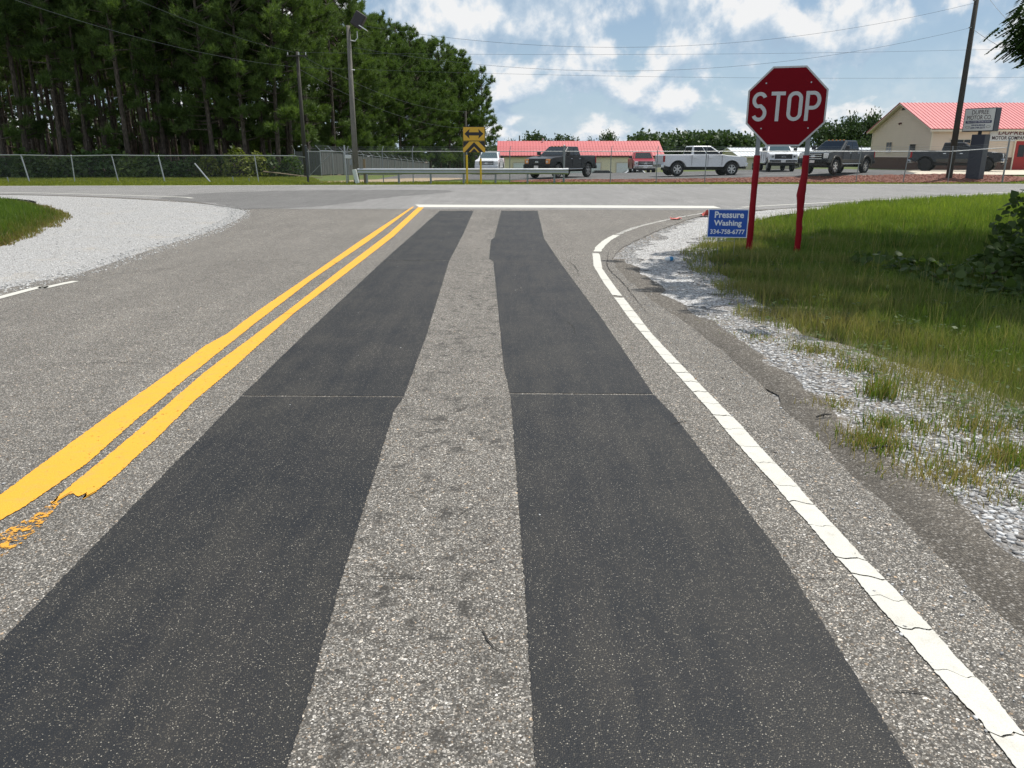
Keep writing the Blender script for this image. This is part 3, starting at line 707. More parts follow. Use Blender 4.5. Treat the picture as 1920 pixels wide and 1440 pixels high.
GLN = [(-6.5, 8.5), (-6.2, 10.8), (-6.5, 13.5), (-6.7, 16.85), (-7.5, 21.2), (-8.6, 24.3), (-12.4, 28.5), (-20.5, 32.6), (-19.5, 30.6), (-15.8, 26.4), (-12.0, 21.4), (-9.9, 16.3), (-9.1, 13.9), (-9.4, 8.5)]
o = stones('gravel_stones', scatter(GLN, 12000, 0.5), 0.006, 0.020, 'white_stone', -0.012, rs); tag(o, 'loose white stones spread over the left gravel apron', 'gravel', kind='stuff')

q = np.concatenate([scatter([(-5.6, 2.0), (-5.6, 22), (1.6, 22), (1.7, 2.0)], 230), scatter([(1.35, 1.8), (1.2, 12), (1.75, 13.5), (1.78, 1.8)], 620, 0.8), scatter([(-6.2, 9), (-6.4, 17), (-7.6, 22), (-6.6, 22), (-5.6, 16), (-5.4, 9)], 420)])
q2 = scatter([(-6.6, 9), (-6.45, 11), (-6.7, 14), (-6.9, 17), (-7.7, 21.3), (-8.9, 24.6), (-12.6, 28.8), (-12.0, 28.0), (-8.0, 24.0), (-7.0, 21), (-6.3, 17), (-6.05, 13.5), (-5.8, 11), (-6.1, 9)], 2600)
o = stones('stray_stones', q2, 0.006, 0.024, 'white_stone', 0.0, rs); tag(o, 'white stones spilled along the left pavement edge', 'gravel', kind='stuff')
o = stones('stray_pebbles', q, 0.003, 0.011, 'loose_stone', 0.002, rs); tag(o, 'stray pebbles scattered over the pavement', 'pebbles', kind='stuff')

# ------------------------------------------------------------------ car lot surfaces
LOT = [(-9, 49.6), (-4, 49.9), (2, 50.0), (26, 49.9), (27, 52.5), (29.8, 58.4), (25.5, 66), (22, 71), (-9, 71)]
tag(draped('car_lot', LOT, 0.0, 'lot_asphalt', 0.4), 'dark asphalt sales lot behind the tall fence', 'car lot', kind='structure')
tag(draped('concrete_apron', [(25.6, 50.2), (27.5, 50.4), (40, 49.4), (62, 49.4), (62, 60.2), (30.4, 60.2), (28.6, 57.5), (26.4, 53.0)], 0.008, 'concrete', 0.4), 'pale concrete apron in front of the cream building', 'concrete', kind='structure')
tag(draped('mulch_bed', smooth_poly([(0.5, 47.9), (10, 47.6), (20, 47.3), (27, 47.1), (31.2, 48.4), (31.6, 49.6), (28, 50.5), (24, 50.25), (12, 50.1), (2, 50.1)], 0.4, 0.2, 31), 0.014, 'red_mulch', 0.2), 'red bark mulch bed at the foot of the tall fence', 'mulch bed', kind='structure')
tag(draped('bare_dirt', smooth_poly([(-12, 48.3), (-8, 48.0), (-4.5, 49.3), (-3, 51.5), (-6, 53.5), (-9.5, 52)], 0.4, 0.5, 33), 0.006, 'sandy_dirt', 0.2), 'bare sandy dirt at the left corner of the lot', 'dirt', kind='structure')
mp = scatter([(0.5, 47.9), (10, 47.6), (20, 47.3), (27, 47.1), (31.2, 48.4), (31.6, 49.6), (28, 50.5), (24, 50.25), (12, 50.1), (2, 50.1)], 6500)
o = stones('mulch_chips', mp, 0.03, 0.075, 'mulch_chip', 0.0, rs, 0.5)
vz = np.empty(len(o.data.vertices) * 3, np.float32); o.data.vertices.foreach_get('co', vz); vz = vz.reshape(-1, 3)
vz[:, 2] += np.repeat([terrain(x, y) + 0.012 for x, y in mp], 12); o.data.vertices.foreach_set('co', vz.ravel()); tag(o, 'red bark chips heaped along the fence', 'mulch', kind='stuff')
ll = empty('lot_lines'); tag(ll, 'faint white parking lines on the sales lot', 'road marking', kind='structure')
for x0, y0, x1, y1 in ((4, 51.3, 11, 51.6), (6, 55.5, 15, 55.8), (13, 52.0, 22, 52.3), (0, 57, 6, 57.3), (15, 58.6, 24, 58.8)):
    ribbon('parking_line', [(x0, y0), ((x0 + x1) / 2, (y0 + y1) / 2), (x1, y1)], 0.12, 0.012, 'lot_white_line', ll, 0.3, 3, True, True)

# ------------------------------------------------------------------ grass
def blades(name, P, h, w, col, mat='grass_blades', lean=0.35, zs=None):
    n = len(P); a = rs.uniform(0, 6.283, n); la = rs.uniform(0, 6.283, n)
    ln = np.abs(rs.normal(0, lean, n)) * h
    dx, dy = np.cos(a) * w / 2, np.sin(a) * w / 2; lx, ly = np.cos(la) * ln, np.sin(la) * ln
    z0 = (np.zeros(n) if zs is None else zs) - 0.035
    V = np.zeros((n, 6, 3))
    for k, (t, ww) in enumerate(((0, 1.0), (0.55, 0.8), (1.0, 0.12))):
        bx, by = P[:, 0] + lx * t * t, P[:, 1] + ly * t * t; bz = z0 + h * t * (1 - 0.25 * t * (ln / h))
        V[:, 2 * k] = np.stack([bx - dx * ww, by - dy * ww, bz], -1); V[:, 2 * k + 1] = np.stack([bx + dx * ww, by + dy * ww, bz], -1)
    base = (np.arange(n) * 6)[:, None]
    Fc = np.concatenate([base + np.array([[0, 1, 3, 2]]), base + np.array([[2, 3, 5, 4]])])
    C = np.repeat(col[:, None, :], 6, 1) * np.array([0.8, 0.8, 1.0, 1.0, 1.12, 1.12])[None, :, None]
    return link(name, np_mesh(name, V.reshape(-1, 3), Fc, 4, C.reshape(-1, 3)), mat)
def mixc(c0, c1, t): return np.array(c0)[None] * (1 - t[:, None]) + np.array(c1)[None] * t[:, None]
def n2(P, s, seed): return np.array([mnoise(Vector((x * s, y * s, seed))) for x, y in P])
GRASS_R = [(3.35, 2.6), (3.05, 4.2), (2.62, 4.75), (2.78, 5.65), (2.48, 6.5), (2.36, 7.4), (2.52, 9.6), (2.62, 11.2), (2.72, 12.3), (3.25, 14.2), (4.0, 15.9), (5.6, 18.4), (7.6, 20.9), (11.0, 25.1), (15, 27.8), (21, 31.0), (24.5, 33.2), (20, 24.5), (12, 15.2), (7.2, 8.6), (4.5, 4.6), (3.7, 3.0)]
GRASS_R = smooth_poly(GRASS_R, 0.3, 0.22, 41)
FR = lambda P: P[P[:, 0] < 0.69 * P[:, 1] + 1.0]       # only what can be near the view
def right_grass():
    near = FR(scatter(GRASS_R, 240000, 1.35))
    d = near[:, 1]
    keep = np.where(d < 9, 0.55, np.where(d < 16, 0.75, 1.0)); near = near[rs.uniform(0, 1, len(near)) < np.clip(keep + 0.2, 0, 1)]
    d = near[:, 1]
    edge = np.array([min(math.hypot(x - q[0], y - q[1]) for q in GRASS_R[::4]) for x, y in near[:0]]) if False else None
    # distance to the left grass edge, by interpolation of that edge
    ey = np.array([2.6, 4.2, 4.75, 5.65, 6.5, 7.4, 9.6, 11.2, 12.3, 14.2, 15.9, 18.4, 20.9, 25.1, 31, 37]); ex = np.array([3.3, 3.05, 2.62, 2.78, 2.48, 2.36, 2.52, 2.62, 2.72, 3.25, 4.0, 5.6, 7.6, 11, 21, 36])
    de = near[:, 0] - np.interp(d, ey, ex)
    pn = n2(near, 1.1, 3.0); pm = n2(near, 0.35, 7.0)
    # bare thin zones near the edge
    k = rs.uniform(0, 1, len(near)) < np.clip(0.32 + de * 0.55 + pn * 1.0, 0.05, 1.0)
    near, d, de, pn, pm = near[k], d[k], de[k], pn[k], pm[k]
    lush = np.clip((d - 15) / 5, 0, 1)
    h = (0.075 + 0.08 * rs.uniform(0, 1, len(near))) * (0.75 + 0.5 * np.clip(de / 1.2, 0, 1)) * (1 + 0.35 * pn) + lush * rs.uniform(0.05, 0.24, len(near))
    w = np.clip(0.0042 * d / 6, 0.0038, 0.02) * rs.uniform(0.7, 1.4, len(near)) + lush * 0.004
    dry = np.clip(0.58 - de * 0.22 + pn * 0.8 - lush * 0.5 + rs.normal(0, 0.22, len(near)), 0, 1) * np.where(d < 9, 1.0, 0.75)
    c = mixc((0.080, 0.140, 0.026), (0.155, 0.215, 0.046), rs.uniform(0, 1, len(near)))
    c = c * (1 - dry[:, None]) + mixc((0.22, 0.20, 0.075), (0.38, 0.31, 0.16), rs.uniform(0, 1, len(near))) * dry[:, None]
    bright = mixc((0.14, 0.22, 0.03), (0.28, 0.33, 0.06), rs.uniform(0, 1, len(near)))
    lb = lush * np.clip(0.75 + pm, 0, 1); c = c * (1 - lb[:, None]) + bright * lb[:, None]
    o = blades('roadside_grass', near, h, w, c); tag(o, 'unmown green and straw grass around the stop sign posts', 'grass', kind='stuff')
right_grass()
def tufts(name, spots, label, cat='grass', col=((0.07, 0.13, 0.015), (0.16, 0.22, 0.03)), kind='stuff'):
    Ps, hs, ws, cs = [], [], [], []
    for (x, y, r, n, hh, dryness) in spots:
        m = rs.normal(0, r / 2, (n, 2)) + np.array([x, y]); Ps.append(m); hs.append(rs.uniform(0.5, 1.0, n) * hh); ws.append(np.full(n, 0.0045 + 0.0003 * y) * rs.uniform(0.7, 1.4, n))
        c = mixc(*col, rs.uniform(0, 1, n)); dr = rs.uniform(0, 1, (n, 1)) < dryness; cs.append(np.where(dr, mixc((0.24, 0.20, 0.07), (0.36, 0.28, 0.14), rs.uniform(0, 1, n)), c))
    o = blades(name, np.concatenate(Ps), np.concatenate(hs), np.concatenate(ws), np.concatenate(cs), lean=0.45); tag(o, label, cat, kind=kind); return o
sp = []
for px, py, r, n, h, dr in ((1635, 830, .22, 420, .15, .6), (1775, 885, .30, 700, .11, .8), (1890, 860, .22, 500, .16, .5), (1560, 755, .16, 220, .08, .8), (1650, 740, .14, 220, .24, .35), (1720, 800, .2, 260, .1, .6), (1655, 795, .12, 180, .14, .4), (1830, 800, .25, 400, .12, .6),
        (1905, 930, .12, 90, .08, .5), (1700, 885, .2, 240, .05, .9), (1330, 600, .3, 90, .05, .7), (1420, 630, .25, 180, .07, .6), (1520, 655, .2, 200, .1, .6), (1600, 690, .2, 240, .12, .5)):
    X, Y = gpt(px, py); sp.append((X, Y, r, n, h, dr))
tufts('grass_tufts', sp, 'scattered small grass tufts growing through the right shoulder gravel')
sp = []
for px, py, n, h in ((1675, 470, 60, .62), (1500, 470, 40, .3), (1790, 440, 50, .5), (1545, 445, 36, .35), (1860, 430, 50, .6), (1620, 395, 60, .45), (1740, 390, 70, .4), (1580, 480, 30, .3), (1440, 440, 30, .25)):
    X, Y = gpt(px, py); sp.append((X, Y, .22, n, h, .12))
tufts('tall_grass_clumps', sp, 'taller broad grass clumps standing above the roadside grass', col=((0.045, 0.10, 0.015), (0.10, 0.17, 0.03)))
def stalks_and_weeds():
    P = FR(scatter(GRASS_R, 2600, 1.2)); n = len(P)
    o = blades('grass_stalks', P, rs.uniform(0.18, 0.42, n), np.clip(0.0022 * P[:, 1] / 6, 0.002, 0.008), mixc((0.30, 0.25, 0.10), (0.46, 0.38, 0.2), rs.uniform(0, 1, n)), lean=0.3); tag(o, 'thin straw-coloured seed stalks rising from the roadside grass', 'grass', kind='stuff')
    P = FR(scatter(GRASS_R, 420, 1.0)); C = np.repeat(np.c_[P, rs.uniform(0.02, 0.10, len(P))], 9, 0) + rs.normal(0, 1, (len(P) * 9, 3)) * np.array([.05, .05, .02])
    V = leaf_quads_w(C, 0.05); o = link('broadleaf_weeds', np_mesh('broadleaf_weeds', V, np.arange(len(V)).reshape(-1, 4), 4), 'shrub_leaves'); tag(o, 'small broad-leaved weeds scattered through the roadside grass', 'weeds', kind='stuff')
def leaf_quads_w(C, leaf):
    n = len(C); a = rs.uniform(0, 6.28, n); D = np.stack([np.cos(a), np.sin(a), rs.normal(0, .25, n)], -1); S = np.stack([-np.sin(a), np.cos(a), rs.normal(0, .2, n)], -1); L = leaf * rs.uniform(.5, 1.3, (n, 1))
    return np.stack([C, C + D * L * .5 + S * L * .33, C + D * L, C + D * L * .5 - S * L * .33], 1).reshape(-1, 3)
stalks_and_weeds()
GRASS_L = smooth_poly([(-9.3, 13.7), (-10.0, 16.3), (-11.9, 21.2), (-13.6, 23.6), (-16.2, 26.6), (-20.5, 30.0), (-26, 31.6), (-19, 24.5), (-12.2, 15.4), (-10.2, 13.0), (-9.8, 12.2)], 0.4, 0.3, 44)
P = scatter(GRASS_L, 34000, 1.0); d = P[:, 1]; pn = n2(P, 0.8, 5.0)
el_ = P[:, 0] - np.interp(d, [12.2, 13.7, 16.3, 21.2, 23.6, 26.6, 30], [-9.8, -9.3, -10, -11.9, -13.6, -16.2, -20.5]); el_ = -el_
h = rs.uniform(0.12, 0.34, len(P)) * (1 + 0.4 * pn) * np.clip(0.35 + el_ * 0.8, 0.35, 1.25)
c = mixc((0.07, 0.135, 0.018), (0.15, 0.215, 0.035), rs.uniform(0, 1, len(P))); dr = np.clip(0.7 - el_ * 0.9 + rs.normal(0, .25, len(P)), 0, 1)[:, None]
c = c * (1 - dr) + np.array([[0.24, 0.17, 0.07]]) * dr
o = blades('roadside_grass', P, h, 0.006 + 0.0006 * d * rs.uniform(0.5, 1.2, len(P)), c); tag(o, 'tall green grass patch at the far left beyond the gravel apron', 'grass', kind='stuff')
# mown verge beyond the main road
VG = [(-45, 41.9), (-27, 42.5), (0, 44.5), (32, 45.4), (60, 46.2), (60, 49.0), (31.8, 49.4), (31, 48.2), (26.5, 46.9), (10, 47.4), (0.5, 47.8), (-4, 48.6), (-9, 48.2), (-12, 50), (-14.5, 58), (-18, 62), (-46, 61.5)]
P = scatter(VG, 70000); P = P[np.abs(P[:, 0]) < 0.71 * P[:, 1]]; pn = n2(P, 0.6, 8.0)
c = mixc((0.14, 0.18, 0.022), (0.26, 0.27, 0.05), np.clip(rs.uniform(0, 1, len(P)) * 0.6 + 0.3 + pn * 0.5, 0, 1))
o = blades('verge_grass', P, rs.uniform(0.05, 0.13, len(P)) * (1 + 0.5 * pn), rs.uniform(0.02, 0.05, len(P)), c, zs=np.array([terrain(x, y) for x, y in P])); tag(o, 'short mown grass verge beyond the main road', 'grass', kind='stuff')

# ------------------------------------------------------------------ trees
def tri_tufts(centres, dirs, n, L, wd, rng, spread=1.0):
    """needle tufts: n thin triangles round each centre, aimed along dirs"""
    m = len(centres); D = np.repeat(dirs, n, 0) + rng.normal(0, 0.62 * spread, (m * n, 3)); D /= np.linalg.norm(D, axis=1)[:, None] + 1e-9
    C = np.repeat(centres, n, 0) + rng.normal(0, 0.05, (m * n, 3)); ln = L * rng.uniform(0.6, 1.15, (m * n, 1))
    S = np.cross(D, rng.normal(0, 1, (m * n, 3))); S /= np.linalg.norm(S, axis=1)[:, None] + 1e-9
    V = np.stack([C - S * wd / 2, C + S * wd / 2, C + D * ln], 1); return V.reshape(-1, 3)
def make_pine(seed, H, c0, rad, trunk_r, dens=1.0, low=0.0):
    """trunk mesh (with limbs) and crown mesh (needles)"""
    rng = np.random.RandomState(seed); mb = MB()
    bx, by = rng.uniform(-0.25, 0.25), rng.uniform(-0.25, 0.25)
    def axis_at(z): t = z / H; return Vector((bx * math.sin(t * 2.5), by * math.sin(t * 2.2), z))
    zs = [0, 0.3, 1.2, 3, 6, 9, 12, H * 0.8, H * 0.98]; zs = sorted(set(z for z in zs if z <= H * 0.98))
    mb.tube([axis_at(z) - Vector((0, 0, 0.25 if z == 0 else 0)) for z in zs], [trunk_r * (1.22 if z == 0 else 1) * (1 - 0.86 * (z / H) ** 1.15) for z in zs], 9)
    cen, dr = [], []
    def branch(z, L, az, up, full):
        p0 = axis_at(z); d = Vector((math.cos(az), math.sin(az), up)).normalized(); sag = rng.uniform(-0.05, 0.16)
        pts = [p0 + d * L * t + Vector((0, 0, (sag * L) * t * t)) for t in (0, 0.35, 0.7, 1.0)]
        mb.tube(pts, [0.05 * L / 2.5 + 0.012, 0.035 * L / 2.5 + 0.008, 0.02, 0.006], 4, False)
        if not full: return
        nb = max(3, int(L * 3.6 * dens))
        for k in range(nb):
            t = rng.uniform(0.3, 1.0) ** 0.7; b = p0.lerp(pts[-1], t) + Vector((0, 0, sag * L * t * t))
            side = Vector((-math.sin(az), math.cos(az), 0)) * rng.uniform(-1, 1); off = (side * 0.5 + d * rng.uniform(0, 0.35) + Vector((0, 0, rng.uniform(-0.1, 0.45)))) * (0.5 + 0.16 * L)
            e = b + off
            for q in range(3):
                c = b.lerp(e, 0.45 + 0.28 * q) + Vector(rng.normal(0, 0.10, 3)); cen.append(tuple(c)); dr.append(tuple((off.normalized() * 0.6 + Vector((0, 0, 0.55)) + d * 0.35)))
    z = H * c0
    while z < H * 0.985:
        t = max(0.0, (z / H - c0) / (1 - c0)); prof = rad * (math.sin(min(1, t * 1.9 + 0.28) * math.pi / 2)) * (1 - t ** 2.2) ** 0.75 + 0.35
        for k in range(rng.randint(2, 5)):
            branch(z + rng.uniform(-0.2, 0.2), prof * rng.uniform(0.6, 1.15), rng.uniform(0, 6.28), 0.08 + 0.75 * t + rng.uniform(-0.12, 0.15), True)
        z += rng.uniform(0.38, 0.75)
    for k in range(int(low)): branch(H * rng.uniform(0.13, c0), rad * rng.uniform(0.55, 0.95), rng.uniform(0, 6.28), rng.uniform(-0.12, 0.2), True)
    for k in range(7): branch(H * rng.uniform(0.2, c0), rng.uniform(0.3, 1.3), rng.uniform(0, 6.28), rng.uniform(-0.1, 0.3), False)
    cen = np.array(cen); dr = np.array(dr); dr /= np.linalg.norm(dr, axis=1)[:, None]
    V = tri_tufts(cen, dr, 15, 0.44, 0.044, rng, 0.95)
    tm = mb.mesh('trunk'); tm.materials.append(MATS['pine_bark']); tm.polygons.foreach_set('use_smooth', [True] * len(tm.polygons))
    cm = np_mesh('crown', V, np.arange(len(V)).reshape(-1, 3), 3); cm.materials.append(MATS['pine_needles'])
    return tm, cm
def plant(name, meshes, x, y, s, label, cat, group, parts=('trunk', 'crown'), rz=None, z=None, sz=None):
    e = empty(name, (x, y, (terrain(x, y) - 0.03) if z is None else z), random.uniform(0, 6.28) if rz is None else rz); e.scale = (s, s, s if sz is None else sz)
    for me, pn in zip(meshes, parts):
        o = bpy.data.objects.new(pn, me); o.parent = e; COL.objects.link(o)
    tag(e, label, cat, group); return e
random.seed(11)
EDGE = [make_pine(100 + i, 18.5 + i * 0.5, 0.44, 2.9, 0.20, 1.3, 8) for i in range(4)]      # edge of the stand, live low limbs
INNER = [make_pine(200 + i, 19.0, 0.52, 2.5, 0.17, 1.0, 1) for i in range(3)]              # shaded inside, bare boles
FULL = [make_pine(300 + i, 19.4, 0.15, 3.7, 0.20, 1.5, 7) for i in range(4)]               # open side, foliage low down
FULL2 = [make_pine(340 + i, 18.8, 0.26, 3.0, 0.19, 1.2, 6) for i in range(3)]
ORD = ['first', 'second', 'third', 'fourth', 'fifth', 'sixth', 'seventh', 'eighth', 'ninth', 'tenth', 'eleventh', 'twelfth', 'thirteenth', 'fourteenth', 'fifteenth', 'sixteenth', 'seventeenth', 'eighteenth', 'nineteenth', 'twentieth', 'twenty-first', 'twenty-second', 'twenty-third']
front_px = [(14, 60.5), (58, 61.4), (88, 63.2), (122, 61.0), (143, 63.6), (170, 62.0), (204, 63.4), (246, 61.2), (281, 62.6), (312, 63.6), (352, 65.0), (405, 62.2), (428, 65.0), (464, 62.6), (497, 65.2), (524, 63.6), (548, 66.0)]
for i, (px, Y) in enumerate(front_px):
    p = at(px, 328, Y)
    plant('pine_tree', (INNER[i % 3] if i % 3 == 2 else EDGE[i % 4]) if i < 9 else FULL2[i % 3], p.x, Y, random.uniform(0.92, 1.12), f'tall front-row pine, {ORD[i]} trunk from the left photo edge', 'pine tree', 'pines along the front of the stand')
n_in = 0
yr = 66.0
while yr < 114:
    x = -0.70 * yr - 4
    lim = -19.5 if yr < 72 else (-20.5 if yr < 80 else -27 - (yr - 80) * 0.35)
    while x < lim:
        lb = f'slim shaded pine just behind the front row, {ORD[n_in]} from the left photo edge' if yr < 67 else 'slender bare-boled pine deep inside the shaded stand'
        plant('pine_tree', INNER[random.randrange(3)], x + random.uniform(-.9, .9), yr + random.uniform(-1.0, 1.0), random.uniform(0.85, 1.1), lb, 'pine tree', 'pines inside the stand'); n_in += 1
        x += 3.2 if yr < 70 else 3.8
    yr += 3.1 if yr < 72 else 4.6
side = [(-18.4, 66), (-17.9, 70), (-18.6, 74.5), (-17.6, 79), (-17.9, 84), (-17.2, 89), (-16.7, 93.5), (-16.4, 98), (-15.8, 102.5), (-15.0, 107), (-14.2, 111.5), (-13.2, 116), (-12.2, 120.5), (-11.2, 125), (-9.9, 129.5), (-8.6, 133.5), (-7.1, 137), (-5.6, 140)]
for i, (x, y) in enumerate(side):
    plant('pine_tree', FULL[i % 4] if i > 3 else EDGE[i % 4], x + random.uniform(-.4, .4), y, random.uniform(0.94, 1.06), f'dense pine along the slatted fence, {ORD[i]} counted away from the road', 'pine tree', 'pines along the open side of the stand')
    if i % 3 != 1:
        plant('pine_tree', FULL[(i + 2) % 4], x - random.uniform(4.0, 5.5), y + random.uniform(0, 3), random.uniform(0.95, 1.1), 'pine in the second row behind the open side of the stand', 'pine tree', 'second-row pines')

def make_broad(seed, H, rad, n_cl, per, leaf, mat='broad_leaves', base=0.28, trunk_r=0.2, squash=1.0):
    rng = np.random.RandomState(seed); mb = MB(); zc = H * (0.5 + base / 2); rz = H * (1 - base) / 2
    cl = []
    for i in range(n_cl):
        v = rng.normal(0, 1, 3); v /= np.linalg.norm(v); r = rng.uniform(0.35, 1.0) ** 0.5
        cl.append((v[0] * rad * r, v[1] * rad * r, zc + v[2] * rz * r * squash))
    cl = np.array(cl)
    mb.tube([(0, 0, -0.3), (0.05, 0, H * 0.15), (0, 0.06, H * 0.35), (0.1, 0, H * 0.6), (0, 0, H * 0.9)], [trunk_r * 1.25, trunk_r, trunk_r * 0.8, trunk_r * 0.45, 0.03], 8)
    for i in rng.permutation(n_cl)[:min(22, n_cl)]:
        c = Vector(cl[i]); z0 = min(c.z * 0.8, H * rng.uniform(0.25, 0.7)); p0 = Vector((0, 0, z0)); mid = p0.lerp(c, 0.5) + Vector((0, 0, rad * 0.1))
        mb.tube([p0, mid, c], [trunk_r * 0.32, trunk_r * 0.18, 0.015], 5, False)
    cr = rad * 0.27
    C = np.repeat(cl, per, 0) + rng.normal(0, 1, (n_cl * per, 3)) * np.array([cr, cr, cr * 0.7]) * 0.62
    return mb, C, rng
def leaf_quads(C, leaf, rng, droop=0.3):
    n = len(C); D = rng.normal(0, 1, (n, 3)); D[:, 2] -= droop; D /= np.linalg.norm(D, axis=1)[:, None]
    S = np.cross(D, rng.normal(0, 1, (n, 3))); S /= np.linalg.norm(S, axis=1)[:, None] + 1e-9
    L = leaf * rng.uniform(0.6, 1.2, (n, 1)); w = L * 0.36
    V = np.stack([C, C + D * L * 0.5 + S * w, C + D * L, C + D * L * 0.5 - S * w], 1)
    return V.reshape(-1, 3)
def broad_meshes(seed, H, rad, n_cl, per, leaf, mat, **kw):
    mb, C, rng = make_broad(seed, H, rad, n_cl, per, leaf, mat, **kw)
    V = leaf_quads(C, leaf, rng); tm = mb.mesh('trunk'); tm.materials.append(MATS['pine_bark'])
    cm = np_mesh('crown', V, np.arange(len(V)).reshape(-1, 4), 4); cm.materials.append(MATS[mat]); return tm, cm
FARB = [broad_meshes(400 + i, 10.0, 4.2, 95, 55, 0.55, 'far_leaves', base=0.12, trunk_r=0.22) for i in range(3)]
FARP = [broad_meshes(430 + i, 9.0, 2.6, 34, 48, 0.5, 'far_leaves', base=0.3, trunk_r=0.16) for i in range(2)]
def far_tree(px, top, Y, wpx, mi, label, group, pool=FARB, H0=10.0, r0=4.2):
    pt = at(px, top, Y); g = -2.9; s = (pt.z - g) / H0; sx = (wpx / 2 * Y / F_PX) / r0
    e = plant('broadleaf_tree', pool[mi], pt.x, Y, sx, label, 'tree', group, z=g, sz=s); return e
GT = 'trees behind the long red-roofed garage'
far_tree(1003, 246, 150, 44, 0, 'loose-crowned tree showing above the left part of the garage roof', GT, FARP, 9, 2.6)
far_tree(1030, 258, 150, 34, 1, 'low bush-like treetop just right of the loose-crowned tree behind the garage', GT, FARP, 9, 2.6)
far_tree(1056, 249, 150, 34, 1, 'upright treetop above the middle of the garage roof', GT, FARP, 9, 2.6)
far_tree(1077, 257, 150, 22, 0, 'small treetop right beside the upright one behind the garage', GT, FARP, 9, 2.6)
far_tree(1141, 249, 140, 40, 1, 'round dark treetop above the right part of the garage roof', GT)
far_tree(958, 264, 170, 30, 2, 'small dark treetop left of the garage roof end', GT)
far_tree(985, 262, 170, 26, 0, 'small dark treetop just over the garage ridge near its left end', GT)
far_tree(1105, 262, 170, 26, 0, 'small low treetop barely clearing the garage ridge', GT)
GO = 'oaks between the stop sign and the cream building'
for px, top, w, mi, lb in ((1440, 268, 60, 0, 'dark broad tree seen just left of the stop sign posts'), (1482, 250, 70, 1, 'dark broad tree seen between the stop sign posts'), (1530, 226, 70, 1, 'dark oak standing just right of the stop sign edge'), (1572, 232, 66, 2, 'dark oak above the cab of the charcoal pickup'), (1606, 219, 62, 0, 'tallest dark oak left of the cream gable'), (1642, 214, 52, 2, 'oak partly hidden by the cream gable eave'), (1618, 262, 50, 1, 'low lighter green tree beside the cream gable wall')):
    far_tree(px, top, 118 if top < 260 else 100, w, mi, lb, GO)
# the wooded skyline reads as one mass
rngw = np.random.RandomState(77); CC = []
for i in range(70):
    px = 1190 + 280 * (i / 69) + rngw.uniform(-4, 4); top = np.interp(px, [1190, 1230, 1270, 1340, 1390, 1410, 1440, 1480], [259, 257, 254, 253, 257, 263, 268, 262]) + rngw.uniform(-2, 4)
    Y = rngw.uniform(225, 250); pt = at(px, top, Y)
    for k in range(26):
        v = rngw.normal(0, 1, 3); v /= np.linalg.norm(v); CC.append(np.array([pt.x, Y, pt.z - 3.4]) + v * np.array([3.0, 3.0, 3.2]))
    for k in range(26): CC.append(np.array([pt.x + rngw.uniform(-3, 3), Y + rngw.uniform(-3, 3), rngw.uniform(-3, pt.z - 3)]))
CC = np.array(CC); C = np.repeat(CC, 16, 0) + rngw.normal(0, 0.75, (len(CC) * 16, 3)); V = leaf_quads(C, 1.25, rngw)
o = link('far_woods', np_mesh('far_woods', V, np.arange(len(V)).reshape(-1, 4), 4), 'far_leaves'); tag(o, 'dark wooded skyline far behind the sales lot', 'woods', kind='stuff')
# shaded understory closing the back of the pine stand
CC = []
for i in range(120):
    Y = rngw.uniform(116, 126); X = rngw.uniform(-95, -27); H_ = rngw.uniform(6, 13)
    for k in range(22): CC.append(np.array([X + rngw.uniform(-1.8, 1.8), Y + rngw.uniform(-1.5, 1.5), terrain(X, Y) + rngw.uniform(0, H_)]))
CC = np.array(CC); C = np.repeat(CC, 14, 0) + rngw.normal(0, 0.6, (len(CC) * 14, 3)); V = leaf_quads(C, 0.8, rngw)
o = link('understory', np_mesh('understory', V, np.arange(len(V)).reshape(-1, 4), 4), 'far_leaves'); tag(o, 'shaded understory at the back of the pine stand', 'woods', kind='stuff')
# a second wooded mass closes the view behind the pines' low gap and the lot
CC = []
for i in range(46):
    px = 820 + 150 * (i / 45); Y = rngw.uniform(235, 265); pt = at(px, 279 + rngw.uniform(-3, 3), Y)
    for k in range(22): CC.append(np.array([pt.x + rngw.uniform(-2, 2), Y + rngw.uniform(-2, 2), rngw.uniform(-3, pt.z)]))
CC = np.array(CC); C = np.repeat(CC, 14, 0) + rngw.normal(0, 0.7, (len(CC) * 14, 3)); V = leaf_quads(C, 1.2, rngw)
o = link('far_woods', np_mesh('far_woods', V, np.arange(len(V)).reshape(-1, 4), 4), 'far_leaves'); tag(o, 'low distant woods beyond the end of the pine stand', 'woods', kind='stuff')

